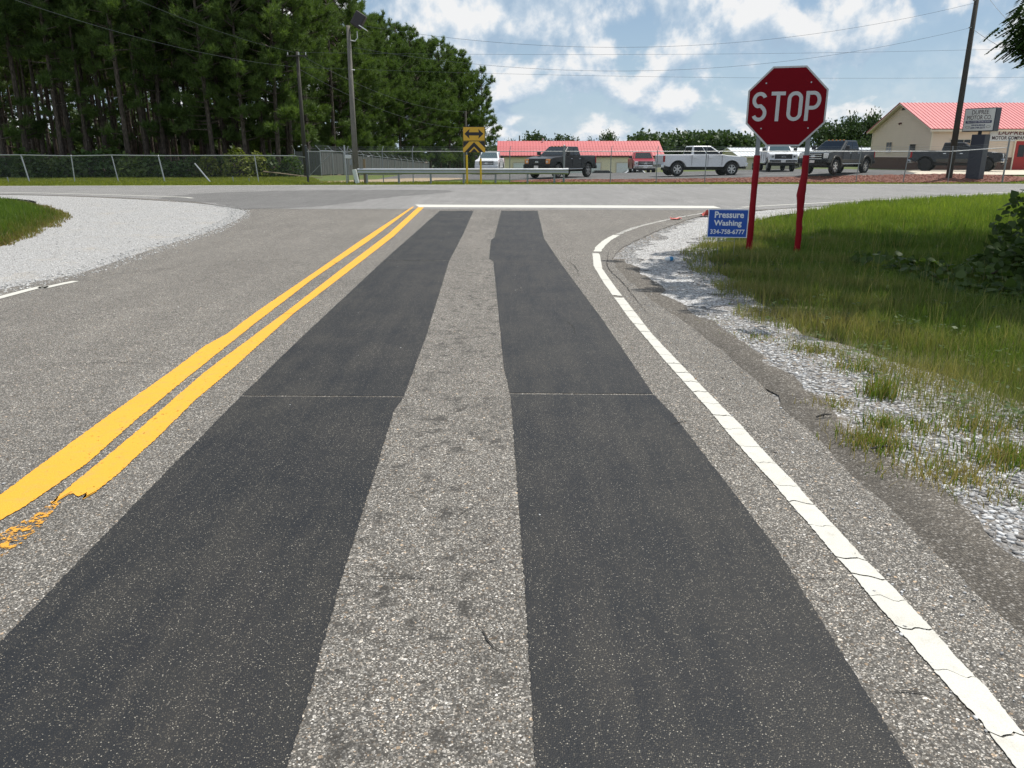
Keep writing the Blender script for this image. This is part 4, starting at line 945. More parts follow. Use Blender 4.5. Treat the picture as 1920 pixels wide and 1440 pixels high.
# roadside tree on the right: most of it is above and outside the frame, its shade falls on the grass
def roadside_tree():
    rng = np.random.RandomState(5); e = empty('roadside_tree', (11.2, 13.2, -0.03)); mb = MB()
    mb.tube([(0, 0, -0.2), (0.05, 0, 1.5), (-0.1, 0.05, 3.2), (-0.1, -0.1, 5.5), (0.1, 0, 8.0), (0, 0, 10)], [0.27, 0.21, 0.18, 0.14, 0.08, 0.02], 9)
    cl = []
    for i in range(235):
        v = rng.normal(0, 1, 3); v /= np.linalg.norm(v); r = rng.uniform(0.3, 1.0) ** 0.45
        c = np.array([v[0] * 5.9 - 0.9, v[1] * 4.6 - 0.2, 7.0 + v[2] * (3.0 if v[2] > 0 else 2.3)]) * np.array([1, 1, 1]) 
        c = np.array([v[0] * 5.9 * r - 0.9, v[1] * 4.6 * r - 0.4, 7.0 + v[2] * r * (3.0 if v[2] > 0 else 2.3)]); cl.append(c)
    # drooping spray that hangs into the top right corner of the view
    for px, py, Y in ((1946, 12, 12.6), (1924, 44, 12.8), (1946, 62, 12.4), (1940, 78, 12.6), (1950, 95, 12.5), (1926, 80, 12.7), (1936, 96, 12.7), (1936, 40, 12.3), (1940, 110, 12.5), (1950, 70, 12.8), (1948, 25, 12.5), (1952, 78, 12.4), (1950, 104, 12.6), (1960, 20, 12.4), (1965, 100, 12.3), (1938, 58, 12.7)):
        p = at(px, py, Y); cl.append(np.array([p.x - 11.2, p.y - 13.2, p.z + 0.03 + 0.12]))
    cl = np.array(cl); leaves = []
    for i, c in enumerate(cl):
        cv = Vector(c); spray = i >= 235
        z0 = min(max(2.6, cv.z * 0.72), 8.0); p0 = Vector((0, 0, z0)); mid = p0.lerp(cv, 0.55) + Vector((0, 0, 0.5))
        if i % 3 == 0 or spray: mb.tube([p0, mid, cv], [0.05 if not spray else 0.03, 0.025, 0.006], 5, False)
        nf, sd_ = (19, 0.5) if not spray else (12, 0.16)
        for k in range(nf):        # compound fronds: paired leaflets on a drooping rachis
            b = cv + Vector(rng.normal(0, sd_, 3) * np.array([1, 1, 0.7])); a = rng.uniform(0, 6.28) if not spray else rng.uniform(2.6, 4.4); L = rng.uniform(0.34, 0.55) if not spray else rng.uniform(0.22, 0.36)
            d = Vector((math.cos(a), math.sin(a), -rng.uniform(0.25, 0.75))).normalized(); s = d.cross(Vector((0, 0, 1))).normalized()
            for j in range(6):
                q = b + d * L * (j / 6) + Vector((0, 0, -0.06 * (j / 6) ** 2)); ll = (0.20 if not spray else 0.125) * (1 - 0.35 * j / 6)
                for sg in (-1, 1):
                    t = (s * sg * 0.85 + d * 0.55 + Vector((0, 0, -0.3))).normalized(); n_ = d * 0.20 * ll * 2
                    leaves += [q, q + t * ll * 0.5 + n_, q + t * ll, q + t * ll * 0.5 - n_]
    V = np.array([tuple(v) for v in leaves])
    mb.build('trunk', 'pine_bark', e, smooth=True)
    link('crown', np_mesh('crown', V, np.arange(len(V)).reshape(-1, 4), 4), 'broad_leaves', e)
    tag(e, 'broadleaf roadside tree whose drooping leaves hang into the top right corner', 'tree')
roadside_tree()
def heart_leaf_pile(name, loc, boxes, leaf, label, cat, seed, mat='shrub_leaves', stems=8, height=1.0):
    rng = np.random.RandomState(seed); e = empty(name, loc); mb = MB(); C = []
    for (cx, cy, cz, rx, ry, rz_, n) in boxes:
        v = rng.normal(0, 1, (n, 3)); v /= np.linalg.norm(v, axis=1)[:, None]; v *= rng.uniform(0.55, 1.0, (n, 1)) ** 0.4; v[:, 2] = np.abs(v[:, 2])
        C.append(v * np.array([rx, ry, rz_]) + np.array([cx, cy, cz]))
    C = np.concatenate(C); n = len(C)
    for k in range(stems):
        i = rng.randint(n); c = C[i]; mb.tube([(c[0] * 0.3, c[1] * 0.3, -0.05), (c[0] * 0.7, c[1] * 0.7, c[2] * 0.7), tuple(c)], [0.022, 0.014, 0.004], 5, False)
    D = rng.normal(0, 1, (n, 3)); D[:, 2] -= 0.4; D /= np.linalg.norm(D, axis=1)[:, None]; U = rng.normal(0, 0.5, (n, 3)) + np.array([0, -0.25, 1.0]); S = np.cross(D, U); S /= np.linalg.norm(S, axis=1)[:, None]
    L = leaf * rng.uniform(0.55, 1.25, (n, 1)); N = np.cross(S, D)
    prof = [(0, 0, 0), (0.12, 0.42, .05), (0.45, 0.46, .07), (1.0, 0, -.05), (0.45, -0.46, .07), (0.12, -0.42, .05)]
    V = np.stack([C + D * L * a + S * L * b + N * L * c for a, b, c in prof], 1).reshape(-1, 3)
    base = (np.arange(n) * 6)[:, None]; Fc = np.concatenate([base + np.array([[0, 1, 2, 3]]), base + np.array([[0, 3, 4, 5]])])
    mb.build('stems', 'pine_bark', e); link('foliage', np_mesh('foliage', V, Fc, 4), mat, e); tag(e, label, cat); return e
heart_leaf_pile('vine_thicket', (8.15, 9.8, -0.03), [(0, 0, 0, 1.45, 1.6, 1.2, 2400), (-1.2, 0.3, 0.0, 0.75, 1.3, 0.5, 800), (0.9, 2.2, 0, 1.5, 1.6, 1.6, 1300), (0.3, -1.6, 0, 1.2, 1.1, 0.9, 700), (-1.7, -0.5, 1.12, 0.28, 0.3, 0.24, 36), (-1.3, -0.2, 1.0, 0.4, 0.4, 0.35, 70)], 0.13, 'dark vine-covered thicket at the right photo edge in shade', 'thicket', 3)
heart_leaf_pile('ground_vine', (5.85, 9.9, -0.03), [(0, 0, 0, 0.75, 1.5, 0.26, 420), (-0.35, 1.4, 0, 0.6, 0.8, 0.22, 170), (-0.2, -0.9, 0, 0.6, 0.6, 0.2, 150)], 0.12, 'low leafy vines creeping out from the thicket over the grass', 'vine', 4, stems=5)
# undergrowth along the low fence
UG = [(-30, 300, 58.3, 2.02, 1.73), (20, 298, 58.9, 1.46, 1.35), (60, 300, 57.9, 1.34, 1.84), (95, 300, 58.7, 1.46, 1.24), (135, 304, 58.2, 1.34, 1.57), (180, 296, 59.1, 1.57, 1.89), (212, 296, 59.7, 1.46, 2.16), (250, 300, 58.6, 1.23, 1.30), (292, 304, 59.0, 1.34, 1.62), (330, 303, 59.3, 1.01, 1.03)]
for i, (px, top, Y, r, h) in enumerate(UG):
    p = at(px, 335, Y); heart_leaf_pile('undergrowth_shrub', (p.x, Y, -0.03), [(0, 0, 0, r, 0.9, h, 330), (r * .5, -.3, 0.1, r * .45, .6, h * .6, 130), (-r * .4, .3, 0.3, r * .5, .7, h * (.8 + .1 * (i % 4)), 130), (r * .1, .6, h * .8, .35, .35, .5, 40)], 0.24 + 0.03 * (i % 3), f'dark leafy shrub behind the low fence, {ORD[i]} from the left', 'shrub', 60 + i, ('shrub_leaves', 'broad_leaves', 'shrub_leaves', 'bright_shrub')[i % 4])['group'] = 'shrubs behind the low fence'
for i, (px, Y, r, h, mt, lb) in enumerate(((392, 59.1, 0.86, 1.59, 'bright_leaves', 'pale green bush behind the fallen fence post'), (447, 58.9, 1.15, 2.09, 'bright_leaves', 'large yellow-green bush in front of the pine trunks'), (485, 59.7, 0.92, 1.76, 'bright_leaves', 'small yellow-green bush right of the large one'), (420, 60.0, 0.92, 1.43, 'shrub_leaves', 'dull green bush between the two yellow-green bushes'), (508, 60.1, 0.80, 1.54, 'shrub_leaves', 'narrow green bush among pine trunks near the corner post'), (548, 60.7, 1.03, 1.54, 'shrub_leaves', 'dark green bush just left of the utility pole'), (365, 59.3, 1.03, 1.43, 'shrub_leaves', 'dark bush beside the fallen fence post top'))):
    p = at(px, 335, Y); heart_leaf_pile('undergrowth_shrub', (p.x, Y, -0.03), [(0, 0, 0.1, r, r * .8, h, 520)], 0.2, lb, 'shrub', 80 + i, mt)['group'] = 'bushes at the foot of the pines'

# ------------------------------------------------------------------ buildings
def lap_siding(mb, a, b, z0, z1, top=None, pitch=0.2, n=(0, -1), proud=0.034):
    """stepped boards along wall a-b; top(t) limits height for gables"""
    A, B = Vector((*a, 0)), Vector((*b, 0)); N = Vector((n[0], n[1], 0)); z = z0
    while z < z1 - 1e-4:
        zt = min(z + pitch, z1); t0, t1 = 0.0, 1.0; s0, s1 = 0.0, 1.0
        if top:
            s0, s1 = top(z); t0, t1 = top(zt)
            if s1 - s0 < 0.01: break
        p = [A.lerp(B, s0) + Vector((0, 0, z)) + N * proud, A.lerp(B, s1) + Vector((0, 0, z)) + N * proud, A.lerp(B, t1) + Vector((0, 0, zt)), A.lerp(B, t0) + Vector((0, 0, zt))]
        mb.quad(*p); mb.quad(A.lerp(B, s0) + Vector((0, 0, z)), A.lerp(B, s1) + Vector((0, 0, z)), p[1], p[0]); z = zt
def ribbed_roof(parent, eave_a, eave_b, ridge_a, ridge_b, th=0.05, spacing=0.3, mat='roof_red', name='roof_panel'):
    ea, eb, ra, rb = map(Vector, (eave_a, eave_b, ridge_a, ridge_b)); n = (eb - ea).cross(ra - ea).normalized(); n = n if n.z > 0 else -n
    m = MB(); d = n * th; m.add([ea, eb, rb, ra, ea - d, eb - d, rb - d, ra - d], [(0, 1, 2, 3), (7, 6, 5, 4), (0, 4, 5, 1), (1, 5, 6, 2), (2, 6, 7, 3), (3, 7, 4, 0)])
    o = m.build(name, mat, parent); fix_normals(o.data)
    rb_ = MB(); L = (eb - ea).length; k = 0; u = (eb - ea).normalized()
    while k * spacing < L:
        t = k * spacing / L; p, q = ea.lerp(eb, t) + n * 0.001, ra.lerp(rb, t) + n * 0.001; w = u * 0.035; h = n * 0.032
        rb_.add([p - w, p + w, p + w * 0.4 + h, p - w * 0.4 + h, q - w, q + w, q + w * 0.4 + h, q - w * 0.4 + h], [(1, 5, 6, 2), (2, 6, 7, 3), (3, 7, 4, 0), (0, 1, 2, 3), (5, 4, 7, 6)]); k += 1
    o = rb_.build('roof_ribs', mat, parent); o['kind'] = 'stuff'; fix_normals(o.data)
def window(parent, c, w, h, n, frame='window_white', pane='window_dark', bars=(1, 1), depth=0.05):
    N = Vector((n[0], n[1], 0)); U = Vector((-n[1], n[0], 0)); Z = Vector((0, 0, 1)); c = Vector(c); rot = Matrix((U, N, Z)).transposed()
    m = MB(); t = 0.05
    for s in (-1, 1):
        m.box(c + U * s * (w / 2 + t / 2), (t, depth, h + 2 * t), rot); m.box(c + Z * s * (h / 2 + t / 2), (w, depth * 0.96, t), rot)
    for i in range(bars[0]): m.box(c + U * w * ((i + 1) / (bars[0] + 1) - 0.5), (0.025, depth * 0.6, h), rot)
    for i in range(bars[1]): m.box(c + Z * h * ((i + 1) / (bars[1] + 1) - 0.5), (w, depth * 0.55, 0.03), rot)
    f = m.build('window', frame, parent); fix_normals(f.data)
    p = MB().box(c, (w - 0.002, depth * 0.3, h - 0.002), rot).build('pane', pane, f); fix_normals(p.data); return f

# cream dealership building, ridge along X
b = empty('showroom_building', (31.2, 60, 0.45)); tag(b, 'cream sided building with red metal roof and brick skirt at the right', 'building')
W_, D_, EV, RG, BS = 22.0, 9.8, 3.05, 4.98, 0.95
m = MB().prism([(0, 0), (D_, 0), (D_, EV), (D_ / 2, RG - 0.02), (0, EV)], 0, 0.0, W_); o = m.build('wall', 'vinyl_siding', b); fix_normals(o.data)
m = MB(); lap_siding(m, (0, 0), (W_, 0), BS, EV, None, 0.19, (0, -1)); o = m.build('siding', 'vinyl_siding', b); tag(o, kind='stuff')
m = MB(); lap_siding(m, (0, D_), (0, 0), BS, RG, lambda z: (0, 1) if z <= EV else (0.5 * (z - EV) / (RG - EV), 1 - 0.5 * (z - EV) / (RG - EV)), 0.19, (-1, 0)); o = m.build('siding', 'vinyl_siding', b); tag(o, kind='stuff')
m = MB().box((W_ / 2, -0.03, BS / 2 - 0.2), (W_ + 0.1, 0.1, BS + 0.4)); m.box((-0.03, D_ / 2, BS / 2 - 0.2), (0.1, D_ + 0.06, BS + 0.4)); m.build('brick_base', 'brick_skirt', b)
for yc in (0.0, D_): MB().box((0.0, yc, (EV + BS) / 2), (0.11, 0.11, EV - BS)).build('corner_trim', 'trim_cream', b)
ov, sl = 0.45, (RG - EV) / (D_ / 2); ey, ez = -ov, EV + 0.12 - ov * sl
ribbed_roof(b, (-0.4, ey, ez), (W_ + 0.4, ey, ez), (-0.4, D_ / 2, RG + 0.12), (W_ + 0.4, D_ / 2, RG + 0.12), spacing=0.3)
ribbed_roof(b, (-0.4, D_ + ov, ez), (W_ + 0.4, D_ + ov, ez), (-0.4, D_ / 2, RG + 0.12), (W_ + 0.4, D_ / 2, RG + 0.12), spacing=0.3)
m = MB().box((W_ / 2, -ov + 0.03, ez - 0.13), (W_ + 0.8, 0.04, 0.16)); m.box((W_ / 2, -ov / 2, ez - 0.06), (W_ + 0.76, ov - 0.02, 0.03)); m.build('fascia', 'trim_cream', b)
for s in (0, 1):   # raking boards on the gable
    y0 = -ov if s == 0 else D_ + ov; m = MB(); p0, p1 = Vector((-0.385, y0, ez - 0.14)), Vector((-0.385, D_ / 2, RG - 0.02)); dz = Vector((0, 0, 0.15)); dx = Vector((0.04, 0, 0))
    m.add([p0, p1, p1 + dz, p0 + dz, p0 + dx, p1 + dx, p1 + dz + dx, p0 + dz + dx], [(0, 1, 2, 3), (7, 6, 5, 4), (0, 4, 5, 1), (3, 2, 6, 7), (0, 3, 7, 4), (1, 5, 6, 2)]); o = m.build('rake_board', 'trim_cream', b); fix_normals(o.data)
    m = MB(); q0, q1 = p0 + dx + Vector((0, 0, 0.06)), p1 + dx + Vector((0, 0, 0.06)); m.quad(q0, q1, q1 + Vector((0.36, 0, 0)), q0 + Vector((0.36, 0, 0))); m.build('soffit', 'trim_cream', b)
m = MB().prism([(D_ / 2 - 0.32, RG - 0.42), (D_ / 2 + 0.32, RG - 0.42), (D_ / 2, RG - 0.19)], 0, -0.05, 0.02); o = m.build('gable_vent', 'window_dark', b); fix_normals(o.data)
m = MB().box((-0.08, D_ / 2 + 0.1, RG - 1.42), (0.12, 0.16, 0.10)); m.tube([(-0.1, D_ / 2 + 0.1, RG - 1.4), (-0.2, D_ / 2 + 0.1, RG - 1.5)], [0.05, 0.08]); m.build('flood_lamp', 'roof_edge_dark', b)
window(b, (-0.03, 6.55, 1.72), 0.95, 0.80, (-1, 0), 'vinyl_siding', 'window_dark', (1, 1)); window(b, (-0.03, 2.6, 1.45), 0.95, 0.95, (-1, 0), 'vinyl_siding', 'window_dark', (0, 1))
window(b, (2.15, -0.03, 1.72), 1.5, 1.0, (0, -1), 'trim_cream', 'window_dark', (2, 2))
dr = MB().box((6.75, -0.07, 1.08), (0.95, 0.06, 2.08)).build('door', 'door_red', b, bevel=0.01)
MB().box((6.75, -0.105, 1.42), (0.48, 0.02, 0.85)).build('pane', 'window_dark', dr); MB().tube([(7.1, -0.10, 1.02), (7.1, -0.16, 1.02), (6.98, -0.17, 1.02)], 0.022).build('handle', 'chrome', dr)
m = MB(); 
for s in (-1, 1): m.box((6.75 + s * 0.53, -0.06, 1.1), (0.10, 0.12, 2.2))
m.box((6.75, -0.06, 2.17), (0.96, 0.11, 0.10)); m.build('door_frame', 'trim_cream', b)

# text as flat raised lettering
def text_mesh(s, size, bold=0.0, shear=0.0, ext=0.004, spacing=1.0):
    cu = bpy.data.curves.new('lettering', 'FONT'); cu.body = s; cu.size = size; cu.offset = bold; cu.shear = shear; cu.extrude = ext; cu.align_x = 'CENTER'; cu.align_y = 'CENTER'; cu.space_character = spacing; cu.resolution_u = 4
    o = bpy.data.objects.new('lettering', cu); COL.objects.link(o); dg = bpy.context.evaluated_depsgraph_get(); me = bpy.data.meshes.new_from_object(o.evaluated_get(dg)); bpy.data.objects.remove(o); bpy.data.curves.remove(cu); return me
def lettering(s, size, mat, parent, loc, n, width=None, bold=0.0, shear=0.0, ext=0.004, height=None, spacing=1.0):
    """upright text on a face with outward normal n (horizontal), scaled to the width"""
    me = text_mesh(s, size, bold, shear, ext, spacing); co = np.array([v.co for v in me.vertices]); w = np.ptp(co[:, 0]); h = np.ptp(co[:, 1])
    sx = (width / w) if width else 1; sy = (height / h) if height else (sx if width else 1)
    for v in me.vertices: v.co.x *= sx; v.co.y *= sy
    o = link('lettering', me, mat, parent); N = Vector((n[0], n[1], 0)).normalized(); U = Vector((-N.y, N.x, 0)); Z = Vector((0, 0, 1))
    o.matrix_local = Matrix.Translation(Vector(loc)) @ Matrix((U, Z, N)).transposed().to_4x4(); return o

s = empty('wall_sign', (36.9, 59.93, 2.98)); tag(s, 'white wall sign with red company lettering above the red door', 'sign')
MB().box((0, 0, 0), (2.95, 0.05, 0.86)).build('panel', 'sign_white', s, bevel=0.008)
lettering('DUPREE', 0.4, 'letter_maroon', s, (0.15, -0.03, 0.18), (0, -1), 2.1, 0.006, 0.14, height=0.32, spacing=1.05)
lettering('MOTOR COMPANY', 0.3, 'letter_dark', s, (0.05, -0.03, -0.20), (0, -1), 2.7, 0.005, height=0.25)
# pylon sign
g = terrain(28.4, 49.2); ang = R(57); s = empty('pylon_sign', (28.45, 49.0, g - 0.05), -ang); tag(s, 'navy pedestal sign with a light lettered cabinet beside the pole', 'sign')
MB().box((0, 0, 1.30), (0.80, 0.62, 2.6)).build('pedestal', 'cabinet_navy', s, bevel=0.02)
m = MB(); 
for k in range(3): m.box((0, -0.313, 1.95 - 0.2 * k), (0.78, 0.012, 0.03))
m.build('seam', 'dark_steel', s)
MB().tube([(-0.1, 0, 2.55), (-0.1, 0, 2.85)], 0.11, 10).build('neck', 'dark_steel', s)
cb = MB().box((-0.12, 0, 3.44), (1.84, 0.60, 1.34)).build('cabinet', 'cabinet_navy', s, bevel=0.02)
MB().box((-0.12, -0.305, 3.44), (1.74, 0.02, 1.24)).build('sign_panel', 'sign_face', s)
yy = -0.318
lettering('DUPREE', 0.3, 'letter_dark', s, (-0.10, yy, 3.86), (0, -1), 0.98, 0.0, height=0.24); lettering('MOTOR CO.', 0.3, 'letter_dark', s, (-0.12, yy, 3.56), (0, -1), 1.42, 0.0, height=0.24)
MB().box((-0.12, yy, 3.32), (1.52, 0.012, 0.15)).build('banner', 'letter_navy', s, bevel=0.005)
lettering('PRE-OWNED TRUCKS & SUVS', 0.1, 'sign_white', s, (-0.12, yy - 0.008, 3.32), (0, -1), 1.36, 0.002, height=0.075); lettering('WHOLESALE', 0.1, 'letter_navy', s, (-0.12, yy, 3.13), (0, -1), 0.82, 0.004, height=0.085); lettering('334-749-2377', 0.1, 'letter_navy', s, (-0.12, yy, 2.98), (0, -1), 0.86, 0.003, height=0.11)
for sg in (-1, 1):
    m = MB(); pts = [(-0.12 + sg * (0.60 + 0.14 * math.cos(a) * 1.0 + (0.05 if abs(a) > 2.8 else 0)), yy, 3.03 + 0.055 * math.sin(a)) for a in [k * 0.35 - 2.97 for k in range(18)]]; m.tube(pts, 0.007, 4); m.build('emblem', 'letter_dark', s)

# long garage with red roof, dips behind the crest
b = empty('garage_building', (-1.25, 84.5, -1.75)); tag(b, 'long low cream garage with red metal roof behind the pickups', 'building')
W_, D_, EV, RG = 17.0, 7.0, 3.32, 4.72
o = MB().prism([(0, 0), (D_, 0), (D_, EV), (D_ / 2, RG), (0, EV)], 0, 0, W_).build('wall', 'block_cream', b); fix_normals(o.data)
sl = (RG - EV) / (D_ / 2)
for s_ in (0, 1):
    y0 = -0.3 if s_ == 0 else D_ + 0.3; ribbed_roof(b, (-0.3, y0, EV - 0.3 * sl + 0.06), (W_ + 0.3, y0, EV - 0.3 * sl + 0.06), (-0.3, D_ / 2, RG + 0.06), (W_ + 0.3, D_ / 2, RG + 0.06), spacing=0.32)
MB().box((W_ / 2, -0.28, EV - 0.17), (W_ + 0.5, 0.03, 0.12)).build('fascia', 'roof_edge_dark', b)
for x0, w in ((1.4, 3.0), (6.0, 4.6), (12.3, 2.8)):
    d = empty('garage_door', (x0 + w / 2, 0, 0)); d.parent = b
    for k in range(5): MB().box((0, -0.04, 0.25 + 0.5 * k), (w, 0.05, 0.485)).build('door_panel', 'garage_white', d, bevel=0.01)
    m = MB(); m.box((-w / 2 - 0.06, -0.04, 1.28), (0.1, 0.08, 2.56)); m.box((w / 2 + 0.06, -0.04, 1.28), (0.1, 0.08, 2.56)); m.box((0, -0.04, 2.56), (w + 0.02, 0.078, 0.08)); m.build('door_frame', 'trim_cream', d)
m = MB().tube([(4.6, 3.2, RG), (4.6, 3.2, RG + 0.35)], 0.09, 8); m.build('roof_vent', 'sign_white', b)
# low building with pale metal roof
b = empty('storage_building', (22.5, 79, -1.3)); tag(b, 'low tan storage building with white metal roof behind the stop sign', 'building')
W_, D_, EV, RG = 17.5, 8.0, 2.78, 3.52
o = MB().prism([(0, 0), (D_, 0), (D_, EV), (D_ / 2, RG), (0, EV)], 0, 0, W_).build('wall', 'metal_siding_tan', b); fix_normals(o.data)
m = MB(); lap_siding(m, (0, 0), (W_, 0), 0, EV, None, 0.2, (0, -1), 0.02); o = m.build('siding', 'metal_siding_tan', b); tag(o, kind='stuff')
for s_ in (0, 1):
    y0 = -0.3 if s_ == 0 else D_ + 0.3; ribbed_roof(b, (-0.3, y0, EV - 0.02), (W_ + 0.3, y0, EV - 0.02), (-0.3, D_ / 2, RG + 0.06), (W_ + 0.3, D_ / 2, RG + 0.06), spacing=0.35, mat='roof_white')
MB().box((W_ / 2, -0.28, EV - 0.12), (W_ + 0.5, 0.03, 0.12)).build('fascia', 'trim_cream', b)
for x in (1.5, 5.6, 9.2): window(b, (x, -0.03, 1.72), 0.6, 0.75, (0, -1), 'window_white', 'window_dark', (0, 1))

# ------------------------------------------------------------------ fences and guardrail
def fence_post(parent, x, y, h, r=0.03, lean=(0, 0), arm=None, mat='dull_galvanized', name='post'):
    g = terrain(x, y); m = MB(); t = Vector((x + lean[0], y + lean[1], g + h)); m.tube([(x, y, g - 0.1), t], r, 7)
    m.tube([t, t + Vector((0, 0, 0.03))], [r * 1.25, r * 0.6], 7)
    if arm: m.tube([t, t + Vector(arm)], r * 0.7, 5)
    return m.build(name, mat, parent, smooth=False)
tf = empty('chain_link_fence', (0, 0, 0)); tag(tf, 'tall chain link fence with barbed wire top in front of the car lot', 'fence')
xs = [-12.18, -9.76, -7.68, -5.9, -2.84, -0.13, 3.09, 5.87, 8.61, 11.51, 14.41, 17.47, 20.54, 23.37, 26.05, 29.3]
def fy(x): return 47.5 + 0.0 * x
for i, x in enumerate(xs):
    thick = i in (0, 6); corner = i == len(xs) - 1
    fence_post(tf, x, fy(x), 2.12 if thick else (2.55 if corner else 1.80), 0.065 if thick else (0.05 if corner else 0.028), (0.10, 0) if i in (11, 12, 13) else (0.0, 0), None if (thick or corner) else (0.06, 0.16, 0.28), 'dark_steel' if i == 0 else 'dull_galvanized')
topz = [(x, fy(x), terrain(x, fy(x)) + (1.78 if x < 27 else 2.0)) for x in xs]
MB().tube(topz, 0.024, 6).build('top_rail', 'galvanized', tf)
for k in range(3): MB().tube([(x + 0.02 * k, fy(x) + 0.05 * k, z + 0.09 + 0.085 * k) for x, _, z in topz], 0.006, 4).build('barbed_wire', 'dull_galvanized', tf)
m = MB()
for i in range(len(xs) - 1):
    (x0, y0, z0), (x1, y1, z1) = topz[i], topz[i + 1]; m.quad((x0, y0 - .03, terrain(x0, y0) + 0.02), (x1, y1 - .03, terrain(x1, y1) + 0.02), (x1, y1 - .03, z1 - 0.02), (x0, y0 - .03, z0 - 0.02))
m.build('wire_mesh', 'chain_link', tf)
m = MB().tube([(-12.18, 47.5, 0.3), (-10.6, 47.5, 1.75)], 0.02, 6); m.build('brace', 'dull_galvanized', tf)
lf = empty('low_fence', (0, 0, 0)); tag(lf, 'low sagging chain link fence with leaning posts in front of the pines', 'fence')
LF = [(-36.5, -.25), (-30.04, -.25), (-27.22, .02), (-24.5, -.2), (-21.61, -.22), (-15.77, -.12)]
for x, ln in LF: fence_post(lf, x, 49.5, 1.55, 0.042 if x in (-30.04, -21.61) else 0.032, (ln, 0), None, 'galvanized')
MB().tube([(x + ln, 49.5, 1.55 + 0.03 * math.sin(x)) for x, ln in LF] + [(-13.3, 49.4, 1.52), (-12.3, 47.6, 1.46)], 0.03, 6).build('top_rail', 'galvanized', lf)
m = MB(); tp = [(x + ln, 49.52, 1.53) for x, ln in LF] + [(-12.3, 47.62, 1.44)]; bt = [(x, 49.52, 0.01) for x, ln in LF] + [(-12.3, 47.62, 0.01)]
for i in range(len(tp) - 1): m.quad(bt[i], bt[i + 1], tp[i + 1], tp[i])
m.build('wire_mesh', 'chain_link', lf)
p0, p1 = at(365, 306.5, 49.2), at(394, 338, 48.9); o = MB().tube([(p0.x, p0.y, p0.z), (p1.x, p1.y, -0.03)], 0.045, 7).build('fallen_post', 'galvanized'); tag(o, 'pale fence pipe leaning steeply out of the low fence line', 'pipe')
for i, (px, h, lb) in enumerate(((438, .32, 'short cut-off post stub in the verge, left one'), (468, .22, 'short cut-off post stub in the verge, right one'), (16, .3, 'small leaning stake at the left end of the verge'))):
    p = at(px, 339, 48.6); o = MB().tube([(p.x, 48.6, -0.05), (p.x - 0.04, 48.6, h)], 0.03, 6).build('post_stub', 'dull_galvanized'); tag(o, lb, 'post', 'stubs in the verge')
# slatted fence running away along the stand
sf = empty('slatted_fence', (0, 0, 0)); tag(sf, 'grey privacy slatted fence with angled barbed arms running along the pines', 'fence')
SFP = []
for k in range(15):
    t = k / 14; y = 64 + 41 * t; x = -15.3 + 4.4 * t; SFP.append((x, y))
for x, y in SFP: fence_post(sf, x, y, 1.95, 0.035, (0, 0), (-0.32, -0.12, 0.36), 'galvanized')
rngs = random.Random(3)
for i in range(len(SFP) - 1):
    (x0, y0), (x1, y1) = SFP[i], SFP[i + 1]; L = math.hypot(x1 - x0, y1 - y0); m = MB(); n = max(6, int(L / 0.22))
    for k in range(n):
        a, b_ = k / n, (k + 0.86) / n; qa = (x0 + (x1 - x0) * a - 0.02, y0 + (y1 - y0) * a); qb = (x0 + (x1 - x0) * b_ - 0.02, y0 + (y1 - y0) * b_); h = 1.82 + rngs.uniform(-.03, .03); o_ = rngs.uniform(0, .02)
        za, zb = terrain(*qa), terrain(*qb); m.add([(qa[0] - o_, qa[1], za + .03), (qb[0] - o_, qb[1], zb + .03), (qb[0] - o_, qb[1], zb + h), (qa[0] - o_, qa[1], za + h), (qa[0] - o_ - .02, qa[1], za + .03), (qb[0] - o_ - .02, qb[1], zb + .03), (qb[0] - o_ - .02, qb[1], zb + h), (qa[0] - o_ - .02, qa[1], za + h)], [(0, 1, 2, 3), (7, 6, 5, 4), (3, 2, 6, 7), (0, 3, 7, 4), (1, 5, 6, 2)])
    o = m.build('slats', 'slat_grey', sf); tag(o, kind='stuff')
MB().tube([(x, y, terrain(x, y) + 1.92) for x, y in SFP], 0.025, 5).build('top_rail', 'galvanized', sf)
for k in range(3): MB().tube([(x - 0.1 * (k + 1), y - 0.04 * (k + 1), terrain(x, y) + 1.97 + 0.12 * (k + 1)) for x, y in SFP], 0.007, 4).build('barbed_wire', 'dull_galvanized', sf)
# a cross piece of the slatted fence towards the camera corner
sg_ = empty('slatted_fence', (0, 0, 0)); tag(sg_, 'short grey slatted fence piece facing the road beside the corner post', 'fence')
m = MB()
for k in range(9):
    x = -15.4 - 0.22 * k; m.box((x, 64.0 + 0.004 * (k % 3), 0.95), (0.19, 0.02, 1.8))
o = m.build('slats', 'slat_grey', sg_); tag(o, kind='stuff')
for x in (-16.2, -17.3): fence_post(sg_, x, 63.9, 1.95, 0.035, (0, 0), (-0.1, -0.3, 0.36), 'galvanized')
